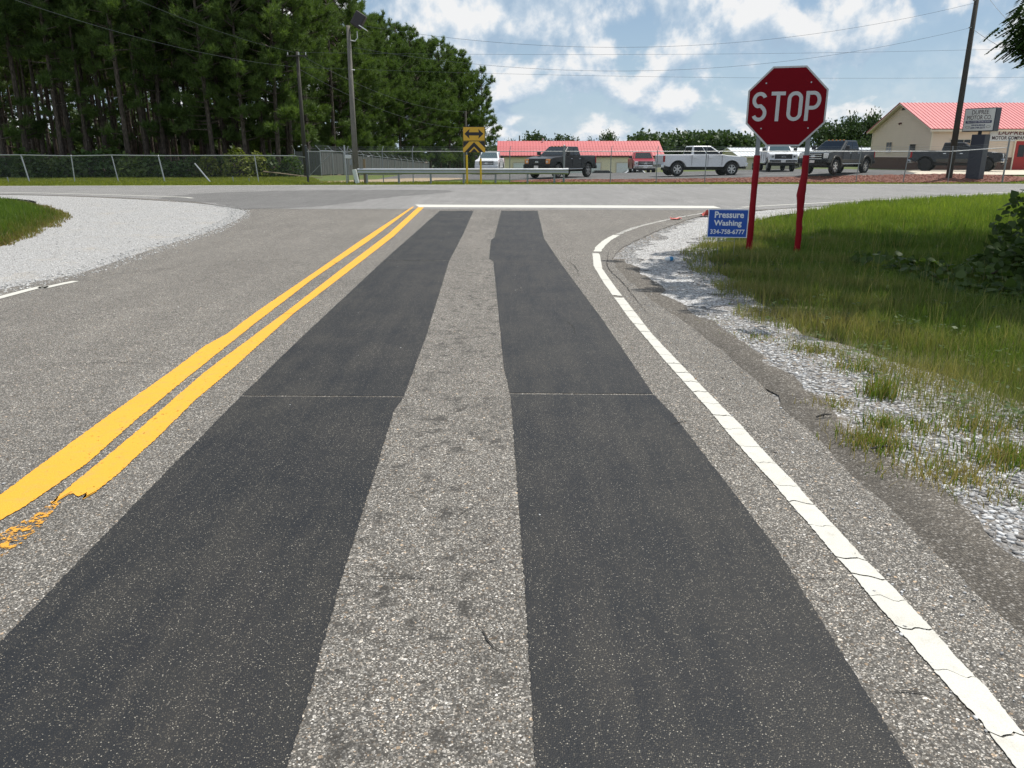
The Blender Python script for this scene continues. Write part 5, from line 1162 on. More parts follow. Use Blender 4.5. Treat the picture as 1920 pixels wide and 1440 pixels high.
# guardrail
gr = empty('guardrail', (-8.9, 46.0, 0)); tag(gr, 'galvanized steel guardrail on posts along the verge', 'guardrail')
prof = [(0.0, .30), (.045, .27), (.075, .22), (.075, .185), (.02, .15), (.02, .13), (.075, .095), (.075, .06), (.045, .01), (0, -.02)]
L = 11.8; m = MB(); pts = []
for k in range(25):
    x = L * k / 24
    for a, z in prof: pts.append((x, -a - 0.02, 0.545 + z))
n = len(prof); m.add(pts, [(i * n + j, i * n + j + 1, (i + 1) * n + j + 1, (i + 1) * n + j) for i in range(24) for j in range(n - 1)]); m.add([(p[0], p[1] + 0.004, p[2]) for p in pts], [(i * n + j, (i + 1) * n + j, (i + 1) * n + j + 1, i * n + j + 1) for i in range(24) for j in range(n - 1)])
m.build('rail', 'galvanized', gr, smooth=True)
m = MB(); m.add([(L, -a - 0.02, 0.545 + z) for a, z in prof] + [(L + .35, -a * 0.9 - 0.02, 0.53 + z * 1.1) for a, z in prof], [(j, j + 1, n + j + 1, n + j) for j in range(n - 1)]); m.build('end_piece', 'galvanized', gr, smooth=True)
for x in (0.5, 2.35, 4.2, 6.1, 7.95, 9.8, 11.35): MB().box((x, 0.06, 0.34), (0.11, 0.14, 0.86)).build('post', 'dull_galvanized', gr, bevel=0.01)

# ------------------------------------------------------------------ signs
def rot_n(yaw): return Matrix.Rotation(yaw, 3, 'Z')
YAW = R(-17); ss = empty('stop_sign', (4.42, 13.15, -0.03), YAW); tag(ss, 'large red octagonal stop sign on two red sleeved posts in the grass', 'stop sign')
CZ, SW = 2.37, 1.22; ap = SW / 2; oc = [(ap / math.cos(R(22.5)) * math.cos(R(22.5 + 45 * k)), ap / math.cos(R(22.5)) * math.sin(R(22.5 + 45 * k))) for k in range(8)]
o = MB().prism([(x, z + CZ) for x, z in oc], 1, -0.012, 0.0).build('plate', 'sign_white', ss); fix_normals(o.data)
o = MB().prism([(x * .955, z * .955 + CZ) for x, z in oc], 1, -0.0155, -0.0125).build('red_face', 'sign_red', ss); fix_normals(o.data)
def stroke(mb, pts, w, y0, y1):
    P = [Vector((p[0], p[1])) for p in pts]; n = len(P); Lh, Rh = [], []
    for i in range(n):
        d = (P[min(i + 1, n - 1)] - P[max(i - 1, 0)]).normalized(); s_ = Vector((-d.y, d.x)) * w / 2; Lh.append(P[i] + s_); Rh.append(P[i] - s_)
    V = [(p.x, y0, p.y) for p in Lh] + [(p.x, y0, p.y) for p in Rh] + [(p.x, y1, p.y) for p in Lh] + [(p.x, y1, p.y) for p in Rh]; Fc = []
    for i in range(n - 1): Fc += [(i, i + 1, n + i + 1, n + i), (2 * n + i, 3 * n + i, 3 * n + i + 1, 2 * n + i + 1), (i, 2 * n + i, 2 * n + i + 1, i + 1), (n + i, n + i + 1, 3 * n + i + 1, 3 * n + i)]
    Fc += [(0, n, 3 * n, 2 * n), (n - 1, 3 * n - 1, 4 * n - 1, 2 * n - 1)]; mb.add(V, Fc)
def arc(cx, cz, rx, rz_, a0, a1, n=14): return [(cx + rx * math.cos(R(a0 + (a1 - a0) * k / n)), cz + rz_ * math.sin(R(a0 + (a1 - a0) * k / n))) for k in range(n + 1)]
HL, LW, TW = 0.45, 0.232, 0.056; hw, hh = LW / 2 - TW / 2, HL / 2 - TW / 2; yb, yf = -0.0158, -0.019
def letter(pts_list, cx):
    m = MB()
    for pl in pts_list: stroke(m, [(x + cx, z + CZ + 0.005) for x, z in pl], TW, yb, yf)
    o = m.build('letter', 'sign_white', ss); fix_normals(o.data)
r4 = hw; up = hh - r4; qs = (hh) / 2
letter([arc(0, qs, hw, qs, 25, 90, 6) + arc(0, qs, hw, qs, 90, 180, 10)[1:] + arc(0, qs, hw, qs, 180, 250, 6)[1:] + [(0.02, 0.012)] + arc(0, -qs, hw, qs, 60, 0, 6) + arc(0, -qs, hw, qs, 0, -90, 10)[1:] + arc(0, -qs, hw, qs, -90, -155, 6)[1:]], -0.415)
letter([[(-hw - .02, hh), (hw + .02, hh)], [(0, hh - TW / 2), (0, -hh - TW / 2)]], -0.135)
letter([arc(0, up, hw, r4, 0, 180) + arc(0, -up, hw, r4, 180, 360) + [(hw, up)]], 0.125)
pr = 0.112; letter([[(-hw, -hh - TW / 2), (-hw, hh + TW / 2)], [(-hw + TW / 2, hh), (0.0, hh)] + arc(0.0, hh - pr, hw, pr, 90, -90)[1:] + [(-hw + TW / 2, hh - 2 * pr)]], 0.40)
for bx, bz in ((-.34, .36), (.34, .36), (-.36, -.33), (.36, -.33)): MB().tube([(bx, -0.014, CZ + bz), (bx, -0.022, CZ + bz)], 0.012, 8).build('bolt', 'galvanized', ss)
for k, x in enumerate((-0.385, 0.385)):
    m = MB(); m.box((x, 0.045, 1.2), (0.07, 0.05, 2.4 + 0.55)); o = m.build('post', 'dull_galvanized', ss, bevel=0.006)
    rr = random.Random(k + 4); m = MB(); zz = [0.0 + 1.62 * i / 18 for i in range(19)]; amp = 0.002 if k == 0 else 0.006
    ctr = [(x + (amp * (rr.uniform(-1, 1) + 0.6 * math.sin(z * 6)) - (0.018 * math.exp(-((z - 0.98) / 0.25) ** 2) if k else 0)), 0.045, z) for z in zz]; m.tube(ctr, [0.052 + (0.016 * math.exp(-((z - 1.0) / 0.22) ** 2) if k else 0) + rr.uniform(-.003, .003) for z in zz], 10); m.build('sleeve', 'sleeve_red', ss, smooth=True)
ys = empty('yard_sign', (3.50, 12.7, -0.03), R(-8)); tag(ys, 'small blue yard sign with white lettering left of the stop sign', 'yard sign')
tilt = 0.0
MB().box((0, 0, 0.56), (0.635, 0.008, 0.455)).build('panel', 'coroplast_white', ys); MB().box((0, -0.0055, 0.56), (0.607, 0.003, 0.427)).build('blue_face', 'sign_blue', ys)
lettering('Pressure', 0.12, 'coroplast_white', ys, (0.012, -0.0085, 0.695), (0, -1), 0.46, 0.0035, ext=0.001, height=0.105); lettering('Washing', 0.12, 'coroplast_white', ys, (0.0, -0.0085, 0.565), (0, -1), 0.44, 0.0035, ext=0.001, height=0.115); lettering('334-758-6777', 0.1, 'coroplast_white', ys, (0.0, -0.0085, 0.425), (0, -1), 0.545, 0.002, ext=0.001, height=0.075)
m = MB()
for x in (-.13, .13): m.tube([(x, 0.008, -0.05), (x, 0.008, 0.5)], 0.004, 5)
m.tube([(-.13, 0.008, 0.28), (.13, 0.008, 0.28)], 0.004, 5); m.build('wire_stake', 'dull_galvanized', ys)
# arrow and chevron board
ab = empty('arrow_sign', (-2.12, 45.0, -0.03)); tag(ab, 'yellow and black two-way arrow sign with chevron panel on yellow posts', 'traffic sign')
MB().box((0, 0, 2.74), (1.24, 0.02, 0.76)).build('panel', 'sign_yellow', ab); m = MB()
for z in (2.37, 3.11): m.box((0, -0.012, z), (1.22, 0.006, 0.022))
for x in (-.605, .605): m.box((x, -0.012, 2.74), (0.022, 0.0055, 0.72))
m.build('border', 'sign_black', ab)
aw = [(-.53, 0), (-.24, .26), (-.28, .085), (.28, .085), (.24, .26), (.53, 0), (.24, -.26), (.28, -.085), (-.28, -.085), (-.24, -.26)]
o = MB().prism([(x, z + 2.74) for x, z in aw], 1, -0.016, -0.011).build('arrow', 'sign_black', ab); fix_normals(o.data)
MB().box((0, 0, 2.05), (1.24, 0.02, 0.58)).build('panel', 'sign_yellow', ab)
for apex, w in ((0.25, .17), (-.08, .17)):
    z0 = 2.05 + apex
    for s_ in (-1, 1):
        def cl(x, z): return (x, z)
        poly = [(0, z0), (s_ * .61, z0 - .61), (s_ * .61, z0 - .61 - w * 1.35), (0, z0 - w * 1.35)]
        # clip to the panel
        lo, hi = 1.765, 2.335; out = []
        def clip(poly, f, inter):
            res = []
            for i in range(len(poly)):
                a, b_ = poly[i], poly[(i + 1) % len(poly)]; ia, ib = f(a), f(b_)
                if ia: res.append(a)
                if ia != ib: res.append(inter(a, b_))
            return res
        poly = clip(poly, lambda p: p[1] >= lo, lambda a, b_: (a[0] + (b_[0] - a[0]) * (lo - a[1]) / (b_[1] - a[1]), lo)); poly = clip(poly, lambda p: p[1] <= hi, lambda a, b_: (a[0] + (b_[0] - a[0]) * (hi - a[1]) / (b_[1] - a[1]), hi))
        if len(poly) > 2: o = MB().prism(poly, 1, -0.016, -0.011).build('chevron', 'sign_black', ab); fix_normals(o.data)
for s_ in (-1, 1):     # outer corner triangles
    o = MB().prism([(s_ * .61, 2.335), (s_ * .26, 2.335), (s_ * .61, 1.985)], 1, -0.016, -0.011).build('chevron', 'sign_black', ab); fix_normals(o.data)
for x, zt in ((-.42, 1.62), (.36, 1.42)):
    MB().box((x, 0.035, 1.5), (0.05, 0.04, 3.0)).build('post', 'dull_galvanized', ab); MB().tube([(x, 0.035, 0), (x, 0.035, zt)], 0.055, 10).build('sleeve', 'post_yellow', ab)

# ------------------------------------------------------------------ poles and wires
p = empty('light_pole', (-9.1, 46.6, -0.03)); tag(p, 'grey wooden pole with a floodlight at the left end of the guardrail', 'pole')
MB().tube([(0, 0, -0.2), (-0.02, 0, 4), (0, 0, 8.5)], [0.17, 0.145, 0.105], 10).build('post', 'pole_wood', p, smooth=True)
m = MB().tube([(0.02, 0, 7.75), (0.35, -0.05, 7.7), (0.5, -0.08, 7.85), (0.5, -0.08, 8.2)], 0.03, 6); m.build('bracket', 'sign_white', p)
fl = MB().box((0.62, -0.12, 8.75), (0.62, 0.5, 0.78), Matrix.Rotation(R(32), 3, 'Y')).build('floodlight', 'lamp_dark', p, bevel=0.06); MB().box((0.88, -0.2, 8.33), (0.5, 0.4, 0.05), Matrix.Rotation(R(32), 3, 'Y')).build('lens', 'lamp_lens', fl)
MB().tube([(0.08, -0.1, 6.2), (0.26, -0.1, 6.2)], 0.03, 6).build('insulator', 'sign_white', p)
o = MB().tube([(-8.96, 46.1, -0.05), (-9.12, 46.12, 0.78)], 0.13, 12).build('pipe_cover', 'pvc_white', bevel=0.01); tag(o, 'stubby white plastic pipe at the foot of the light pole', 'pipe')
mp_ = empty('meter_post', (-9.62, 46.4, -0.03)); tag(mp_, 'thin steel post with white meter box beside the light pole', 'meter post'); MB().tube([(0, 0, -.1), (-0.05, 0, 2.15)], 0.045, 8).build('post', 'galvanized', mp_); MB().box((0.16, -0.08, 1.52), (0.34, 0.16, 0.2)).build('meter_box', 'sign_white', mp_, bevel=0.02); MB().box((0.30, -0.05, 1.20), (0.14, 0.12, 0.34)).build('conduit_box', 'dull_galvanized', mp_, bevel=0.02)
o = MB().tube([(-8.52, 46.1, -0.05), (-8.52, 46.1, 1.36)], 0.075, 8).build('wooden_post', 'stake_wood'); tag(o, 'brown wooden post standing just right of the light pole', 'post')
p = empty('utility_pole', (27.0, 49.2, terrain(27, 49.2) - 0.05)); tag(p, 'dark tall utility pole in front of the cream building', 'pole')
MB().tube([(0, 0, -0.2), (0, 0, 5), (0, 0, 12.2)], [0.185, 0.16, 0.115], 10).build('post', 'dark_pole_wood', p, smooth=True)
m = MB(); 
for z in (10.0, 8.55): m.tube([(-0.12, -0.12, z), (-0.28, -0.14, z)], 0.035, 6)
m.build('insulator', 'dull_galvanized', p)
p = empty('utility_pole', (-15.5, 60, -0.03)); tag(p, 'dark utility pole standing against the pines behind the corner post', 'pole')
MB().tube([(0, 0, -.2), (0, 0, 4), (0.0, 0, 8.75)], [0.17, 0.145, 0.11], 9).build('post', 'dark_pole_wood', p, smooth=True); MB().box((0, -0.16, 8.45), (1.5, 0.09, 0.1)).build('crossarm', 'dark_pole_wood', p)
m = MB()
for x in (-.65, .15, .65): m.tube([(x, -.16, 8.5), (x, -.16, 8.7)], 0.04, 6)
m.build('insulators', 'sign_white', p); tag(p.children[-1], kind='stuff')
for px, top, Y, lb in ((873, 208, 92, 'slim far pole directly above the arrow sign'), (974, 254, 150, 'short far pole top above the garage ridge')):
    t = at(px, top, Y); o = MB().tube([(t.x, Y, -3.0), (t.x, Y, t.z)], 0.12, 7).build('far_pole', 'pole_wood'); tag(o, lb, 'pole')
def wire(a, b, sag, label, r=0.009):
    A, B = Vector(a), Vector(b); o = MB().tube([A.lerp(B, t / 30) - Vector((0, 0, sag * 4 * (t / 30) * (1 - t / 30))) for t in range(31)], r, 4, False).build('power_line', 'wire_dark'); tag(o, label, 'power line', 'overhead wires')
wire(at(657, 44, 46.6), at(1826, 6, 49.2), 1.75, 'top wire swooping from the floodlight pole to the right pole')
wire(at(663, 89, 46.6), at(1820, 52, 49.2), 1.75, 'second wire hanging from the floodlight pole to the right pole')
wire(at(560, 98, 60), at(1990, 89, 62), 0.3, 'nearly level upper wire running right from the far utility pole', 0.009)
wire(at(560, 126, 60), at(1990, 144, 62), 0.35, 'nearly level lower wire running right from the far utility pole', 0.009)
wire(at(552, 98, 60), at(230, -12, 48), 0.3, 'upper wire running up left from the far utility pole', 0.009)
wire(at(552, 125, 60), at(20, -3, 42), 0.5, 'lower wire crossing the pines to the top left corner', 0.010)
wire(at(560, 101, 60), at(873, 209, 92), 1.0, 'upper wire sloping down to the slim far pole', 0.010)
wire(at(562, 130, 60), at(873, 240, 92), 1.0, 'lower wire sloping down to the slim far pole', 0.010)
wire(at(1852, -6, 48), at(1935, 80, 30), 0.1, 'upper wire slanting into the leaves at the top right', 0.009)
wire(at(1826, 56, 49), at(1940, 118, 32), 0.1, 'lower wire slanting from the right pole into the leaves', 0.012)

# ------------------------------------------------------------------ litter and small things
def scrap(name, px, py, size, mat, label, cat, seed, z=0.0):
    rr = random.Random(seed); X, Y = gpt(px, py); m = MB(); n = 5; V = []
    for i in range(n):
        for j in range(n): V.append((X + (i / 4 - .5) * size[0] + rr.uniform(-.01, .01), Y + (j / 4 - .5) * size[1] + rr.uniform(-.01, .01), z + 0.012 + abs(rr.gauss(0, size[2]))))
    m.add(V, [(i * n + j, (i + 1) * n + j, (i + 1) * n + j + 1, i * n + j + 1) for i in range(4) for j in range(4)]); o = m.build(name, mat); md = o.modifiers.new('thick', 'SOLIDIFY'); md.thickness = 0.003; tag(o, label, cat)
scrap('litter_wrapper', 1267, 411.5, (0.26, 0.3, 0.03), 'litter_red', 'flattened red wrapper on the gravel edge near the stop line end', 'litter', 1); scrap('litter_wrapper', 1323, 405.5, (0.22, 0.4, 0.05), 'litter_red', 'crumpled red wrapper just left of the blue yard sign', 'litter', 2)
X, Y = gpt(1257, 490); e = empty('litter_bottle', (X, Y, 0.02), R(25)); tag(e, 'small clear and blue drink bottle lying on the gravel', 'litter'); MB().tube([(-.1, 0, .02), (-.08, 0, .02), (.05, 0, .02), (.09, 0, .02), (.12, 0, .02)], [.02, .034, .034, .016, .014], 9).build('bottle_body', 'litter_white', e, smooth=True); MB().tube([(-.03, 0, .02), (.03, 0, .02)], .0355, 9).build('bottle_label', 'litter_blue', e)
for i, (px, py, L, a, lb) in enumerate(((1544, 783, .12, .3, 'dark twig lying on the shoulder left of the grass tufts'), (1654, 843, .13, 0.2, 'short dark stick beside a near grass tuft'), (1466, 600, .16, .5, 'dark stick at the front edge of the roadside grass'))):
    X, Y = gpt(px, py); rr = random.Random(i); m = MB(); m.tube([(X + math.cos(a) * L * (t - .5) + rr.uniform(-.008, .008), Y + math.sin(a) * L * (t - .5), 0.01 + .012 * math.sin(t * 3)) for t in (0, .25, .5, .75, 1)], [.006, .007, .006, .005, .003], 6); m.tube([(X, Y, .012), (X + .03, Y + .05, .03)], [.004, .002], 5); o = m.build('twig', 'crack_tar'); tag(o, lb, 'twig')
p0 = at(480, 322, 54); o = MB().tube([(-18.2, 58.4, .42), (-16.6, 58.3, .25), (-14.6, 58.2, 0.02), (-13.8, 58.1, -.02)], [.05, .045, .03, .015], 6).build('fallen_branch', 'dry_wood'); tag(o, 'long dead branch lying in grass below the pine trunks', 'branch')

# ------------------------------------------------------------------ vehicles
def wheel(parent, x, y, r, w, side, rim='rim_metal', spokes=6):
    e = empty('wheel', (x, y, r)); e.parent = parent
    prof = [(r * .62, -w / 2 + .02), (r * .70, -w / 2), (r * .93, -w / 2 + .01), (r, -w / 2 + .05), (r, w / 2 - .05), (r * .93, w / 2 - .01), (r * .70, w / 2), (r * .62, w / 2 - .02)]
    n = 26; m = MB(); V = [(p[0] * math.cos(2 * math.pi * k / n), p[1], p[0] * math.sin(2 * math.pi * k / n)) for k in range(n) for p in prof]; q = len(prof)
    m.add(V, [(k * q + j, k * q + j + 1, ((k + 1) % n) * q + j + 1, ((k + 1) % n) * q + j) for k in range(n) for j in range(q - 1)]); o = m.build('tyre', 'tyre_rubber', e, smooth=True); fix_normals(o.data)
    m = MB(); yo = side * (w / 2 - .03); ri = r * .63
    m.tube([(0, side * -w * .2, 0), (0, yo - side * .055, 0)], ri * .98, 20); o = m.build('barrel', 'rim_dark', e); fix_normals(o.data)
    m = MB()
    for k in range(spokes):
        a = 2 * math.pi * k / spokes; rot = Matrix.Rotation(a, 3, 'Y'); m.box(rot @ Vector((0, yo - side * .02, ri * .55)), (ri * (0.30 if spokes > 5 else .36), .035, ri * .86), rot)
    m.tube([(0, yo - side * .03, 0), (0, yo + side * .015, 0)], ri * .30, 12)
    nn = 24; ring = [(rr * math.cos(2 * math.pi * k / nn), yy, rr * math.sin(2 * math.pi * k / nn)) for k in range(nn) for rr, yy in ((ri, yo - side * .04), (ri, yo + side * .005), (ri * .9, yo + side * .005), (ri * .87, yo - side * .04))]
    m.add(ring, [(k * 4 + j, k * 4 + j + 1, ((k + 1) % nn) * 4 + j + 1, ((k + 1) % nn) * 4 + j) for k in range(nn) for j in range(3)]); o = m.build('rim', rim, e); fix_normals(o.data); return e
def side_profile(L, hood, belt, bed, zb, wf, wr, ra, r, nose):
    f, b_ = L / 2, -L / 2
    pts = [(b_ + .03, zb + .10), (b_, zb + .22), (b_ + .01, bed - .04), (b_ + .05, bed), (-.98, bed), (-.95, belt), (1.30, belt), (1.62, hood + .035), (2.25, hood), (f - .30, hood - .06), (f - .08, hood - nose), (f - .02, hood - nose - .12), (f, zb + .25), (f - .04, zb + .05)]
    def archp(cx):
        out = []
        for k in range(13):
            a = math.pi * (0.03 + 0.94 * k / 12); out.append((cx + ra * math.cos(a), max(zb - .0, r + ra * .98 * math.sin(a)) if 0 < k < 12 else zb))
        return out
    pts += [(wf + ra + .01, zb)] + archp(wf)[1:-1] + [(wf - ra - .01, zb)] + [(wr + ra + .01, zb)] + archp(wr)[1:-1] + [(wr - ra - .01, zb)]
    return pts
def lofted(parent, name, prof, hw, mat, zmid, tuck=0.05):
    """extruded side profile with rounded section: narrower at the sill and the shoulder"""
    secs = [(-hw + .0, .045), (-hw, 0), (hw, 0), (hw, .045)]
    ys_ = [-hw, -hw + .05, hw - .05, hw]; m = MB(); n = len(prof); V = []
    for yi, y in enumerate(ys_):
        for x, z in prof:
            ins = 0.05 if yi in (0, 3) else 0.0
            cx = sum(p[0] for p in prof) / n; k = 1 - ins * 0.18
            V.append((x * (1 - ins * .25), y * (1 - tuck * max(0, (z - zmid)) ** 1.5), z - (ins * .55 if z > zmid + .3 else 0)))
    Fc = [tuple(range(n - 1, -1, -1)), tuple(3 * n + i for i in range(n))]
    for s_ in range(3):
        for i in range(n): j = (i + 1) % n; Fc.append((s_ * n + i, s_ * n + j, (s_ + 1) * n + j, (s_ + 1) * n + i))
    m.add(V, Fc); me = m.mesh(name); bm = bmesh.new(); bm.from_mesh(me); bmesh.ops.recalc_face_normals(bm, faces=bm.faces); bmesh.ops.triangulate(bm, faces=[f for f in bm.faces if len(f.verts) > 4]); bm.to_mesh(me); bm.free()
    return link(name, me, mat, parent)
def greenhouse(parent, B, T, z0, z1, mat, glass, rear_slope, doors=2, wname='window'):
    """B=(x_front,x_rear,half width) at the belt, T the same at the roof"""
    def P(fx, s_, t): # fx 0 front..1 rear, s_ side -1..1, t height 0..1
        xf = B[0] + (T[0] - B[0]) * t; xr = B[1] + (T[1] - B[1]) * t; hw = B[2] + (T[2] - B[2]) * t; return Vector((xf + (xr - xf) * fx, s_ * hw, z0 + (z1 - z0) * t))
    m = MB(); m.add([P(0, -1, 0), P(0, 1, 0), P(1, 1, 0), P(1, -1, 0), P(0, -1, 1), P(0, 1, 1), P(1, 1, 1), P(1, -1, 1)], [(3, 2, 1, 0), (4, 5, 6, 7), (0, 1, 5, 4), (1, 2, 6, 5), (2, 3, 7, 6), (3, 0, 4, 7)])
    o = m.build('cab', mat, parent, bevel=0.07, seg=3); fix_normals(o.data)
    def pane(name, c4):
        c4 = [Vector(c) for c in c4]; n = (c4[1] - c4[0]).cross(c4[3] - c4[0]).normalized(); cen = sum(c4, Vector()) / 4
        if n.dot(cen - Vector((0, 0, (z0 + z1) / 2))) < 0: n = -n
        mm = MB(); mm.add([c + n * .012 for c in c4] + [c - n * .02 for c in c4], [(0, 1, 2, 3), (7, 6, 5, 4), (0, 4, 5, 1), (1, 5, 6, 2), (2, 6, 7, 3), (3, 7, 4, 0)]); q = mm.build(name, glass, parent); fix_normals(q.data)
    pane('windshield', [P(0, -.86, .08), P(0, .86, .08), P(0, .84, .90), P(0, -.84, .90)]); pane('rear_window', [P(1, -.8, .12), P(1, .8, .12), P(1, .8, .86), P(1, -.8, .86)])
    for s_ in (-1, 1):
        if doors == 2: rng_ = ((.09, .50, .02), (.545, .93, 0))
        else: rng_ = ((.08, .38, .02), (.41, .68, 0), (.71, .95, 0))
        for a, c, sl in rng_: pane(wname, [P(a, s_, .10), P(c, s_, .10), P(c, s_, .86), P(a + sl, s_, .86)])
def pickup(name, loc, heading, paint, label, lift=0.0, grille='dark_plastic', bumper='dark_plastic', glass='car_glass', flare=None, rim='rim_metal', spokes=6, lamp='lamp_lens', boards=True, beacons=False, mirrors='dark_plastic', scale=1.0, handles='chrome', bars='chrome', kind='pickup', cat='pickup truck', two_tone=None, group='vehicles on the sales lot'):
    e = empty(name, loc, heading); e.scale = (scale,) * 3; tag(e, label, cat, group); r = 0.46; L = 5.95; zb = .56 + lift; wf, wr = 1.93, -1.95; ra = r + .13 + lift * .3
    hood, belt, bed, roof = 1.27 + lift, 1.36 + lift, 1.36 + lift, 1.93 + lift
    if kind == 'car':
        L, zb, wf, wr, r, ra, hood, belt, bed, roof = 4.7, .32, 1.45, -1.35, .33, .39, .82, .92, .95, 1.42
    if kind == 'car':
        prof = [(-2.3, .45), (-2.33, .85), (-2.1, .95), (-1.5, .96), (.95, .93), (1.9, .80), (2.25, .66), (2.33, .45), (2.28, zb)]
        for cx in (wf, wr): prof += [(cx + ra + .01, zb)] + [(cx + ra * math.cos(math.pi * k / 10), max(zb, r + ra * math.sin(math.pi * k / 10))) for k in range(1, 10)] + [(cx - ra - .01, zb)]
        lofted(e, 'body', prof, .90, paint, .5); greenhouse(e, (1.05, -1.75, .84), (.2, -1.15, .62), .92, roof, paint, glass, 0); hwid = .9
    else:
        lofted(e, 'body', side_profile(L, hood, belt, bed, zb, wf, wr, ra, r, .10), 1.0, paint, .95 + lift, 0.16)
        greenhouse(e, (1.32, -.98, .93), (.42, -.86, .74), belt - .02, roof, paint, glass, 0); hwid = 1.0
        MB().box((-1.97, 0, bed + .004), (1.85, 1.62, .02)).build('bed_liner', 'dark_plastic', e)
        f = L / 2
        g_ = MB().box((f - .02, 0, hood - .31), (.10, 1.22, .40)).build('grille', grille, e, bevel=0.02); m = MB()
        for k in range(3): m.box((f + .036, 0, hood - .44 + .13 * k), (.02, 1.14, .035))
        m.build('grille_bar', bars, g_); MB().box((f + .045, 0, hood - .31), (.03, .26, .12)).build('badge', 'chrome', g_, bevel=0.03)
        for s_ in (-1, 1):
            h = MB().box((f - .10, s_ * .80, hood - .29), (.20, .34, .32)).build('headlight', lamp, e, bevel=0.04); MB().tube([(f - .02, s_ * .76, hood - .29), (f + .008, s_ * .76, hood - .29)], .07, 10).build('bulb', 'chrome', h)
            MB().box((-L / 2 + .06, s_ * .93, bed - .28), (.12, .14, .42)).build('taillight', 'tail_red', e, bevel=0.02)
            MB().box((f - .015, s_ * .72, zb + .13), (.10, .18, .12)).build('fog_lamp', 'lamp_lens', e)
        MB().box((f - .02, 0, zb + .12), (.24, 2.02, .26)).build('bumper', bumper, e, bevel=0.05); MB().box((f - .05, 0, zb - .08), (.16, 1.7, .14)).build('valance', 'dark_plastic', e, bevel=0.03)
        MB().box((-L / 2 - .04, 0, zb + .05), (.22, 1.96, .22)).build('bumper', bumper, e, bevel=0.04); MB().box((-L / 2 - .005, 0, bed - .26), (.05, 1.6, .44)).build('tailgate', paint, e, bevel=0.02)
        MB().box((f + .105, 0, zb + .10), (.015, .32, .16)).build('licence_plate', 'plate_white', e)
        m = MB()
        for s_ in (-1, 1):
            for x in (1.18, .18, -.97): m.box((x, s_ * (hwid - .006), (zb + belt) / 2 + .03), (.014, .02, belt - zb - .1))
        m.build('door_seam', 'dark_plastic', e)
        for s_ in (-1, 1):
            for x in (.35, -.72): MB().box((x, s_ * (hwid + .0), belt - .20), (.20, .05, .05)).build('door_handle', handles, e, bevel=0.01)
            MB().box((1.02, s_ * 1.13, belt + .13), (.13, .26, .24)).build('mirror', mirrors, e, bevel=0.04)
            if boards: MB().box((.1, s_ * .98, zb - .05), (2.3, .16, .06)).build('running_board', 'chrome' if bumper == 'chrome' else 'rim_metal', e, bevel=0.02)
            if flare:
                for cx in (wf, wr):
                    m = MB(); n = 14; V = []
                    for k in range(n + 1):
                        a = math.pi * k / n
                        for rr_, yy in ((ra - .02, 1.0), (ra + .09, 1.0), (ra + .07, 1.06), (ra - .02, 1.06)): V.append((cx + rr_ * math.cos(a), s_ * (yy - .03), r + rr_ * .98 * math.sin(a) + .02))
                    m.add(V, [(k * 4 + j, k * 4 + (j + 1) % 4, (k + 1) * 4 + (j + 1) % 4, (k + 1) * 4 + j) for k in range(n) for j in range(4)]); o = m.build('fender_flare', flare, e); fix_normals(o.data)
            if two_tone: MB().box((.1, s_ * (hwid - .008), zb + .13), (2.62, .03, .2)).build('lower_trim', two_tone, e, bevel=0.01)
        if beacons:
            for y in (-.5, -.25, 0, .25, .5): MB().box((.40, y, roof + .02), (.10, .09, .05)).build('roof_marker', 'lamp_amber', e, bevel=0.015)
        MB().box((0, 0, .46 + lift * .5), (4.6, .9, .2)).build('chassis', 'dark_plastic', e)
    yw_ = hwid - .16
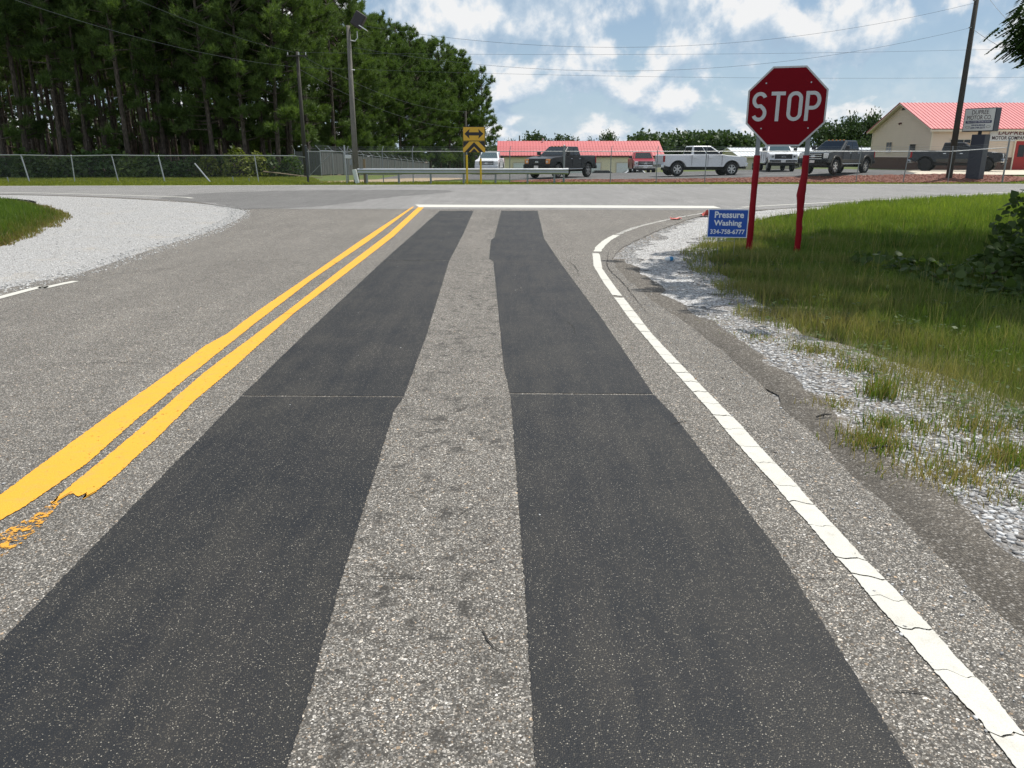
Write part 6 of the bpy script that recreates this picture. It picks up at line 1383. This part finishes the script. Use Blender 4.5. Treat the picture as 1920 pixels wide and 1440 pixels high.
    for x in (wf, wr):
        for s_ in (-1, 1): wheel(e, x, s_ * yw_, r, .28 if kind != 'car' else .22, s_, rim, spokes)
        MB().tube([(x, -yw_, r), (x, yw_, r)], .06, 8).build('axle', 'dark_plastic', e); MB().box((x, 0, r + ra * .42), (ra * 1.7, hwid * 1.25, ra * 1.0)).build('wheel_well', 'dark_plastic', e)
    return e
def vz_(x, y): return (x, y, terrain(x, y))
pickup('pickup_truck', vz_(3.3, 53.4), R(-125), 'paint_black', 'black pickup with chrome wheels behind the right end of the guardrail', 0.06, 'dark_plastic', 'paint_black', lamp='lamp_amber', spokes=5, beacons=True, bars='dark_plastic')
pickup('pickup_truck', vz_(12.75, 54.2), R(7), 'paint_white', 'white crew cab pickup parked sideways in the middle of the lot', 0.06, 'dark_plastic', 'chrome', mirrors='dark_plastic', boards=False, handles='paint_white', scale=0.97)
pickup('pickup_truck', vz_(20.3, 61.5), R(-99), 'paint_white', 'white pickup facing forward right behind the left stop sign post', 0.08, 'dark_plastic', 'chrome', glass='car_glass_light')
pickup('pickup_truck', vz_(20.95, 51.6), R(-140), 'paint_charcoal', 'dark charcoal pickup with roof marker lights right of the stop sign', 0.12, 'dark_plastic', 'paint_black', flare='paint_flare', beacons=True, two_tone='paint_flare', bars='chrome')
pickup('pickup_truck', vz_(30.9, 55.6), R(-38), 'paint_grey', 'dark grey pickup partly hidden behind the navy pedestal sign', 0.08, 'dark_plastic', 'chrome', rim='rim_dark', two_tone='paint_flare', boards=False, scale=0.95)
pickup('pickup_truck', vz_(11.2, 69), R(-93), 'paint_red', 'red pickup facing forward in front of the garage', 0.0, 'dark_plastic', 'chrome', glass='car_glass', scale=0.95)
pickup('pickup_truck', vz_(-1.75, 64.5), R(-95), 'paint_white', 'small white pickup facing forward beside the arrow sign posts', -0.04, 'dark_plastic', 'paint_white', glass='car_glass_light', scale=0.90, boards=False)
pickup('parked_car', vz_(9.55, 81.0), R(0), 'paint_black', 'dark car roof peeking over the lot crest left of the red pickup', kind='car', cat='car')
pickup('parked_car', vz_(12.0, 81.0), R(180), 'paint_white', 'white car roof peeking over the lot crest beside the red pickup', kind='car', cat='car')
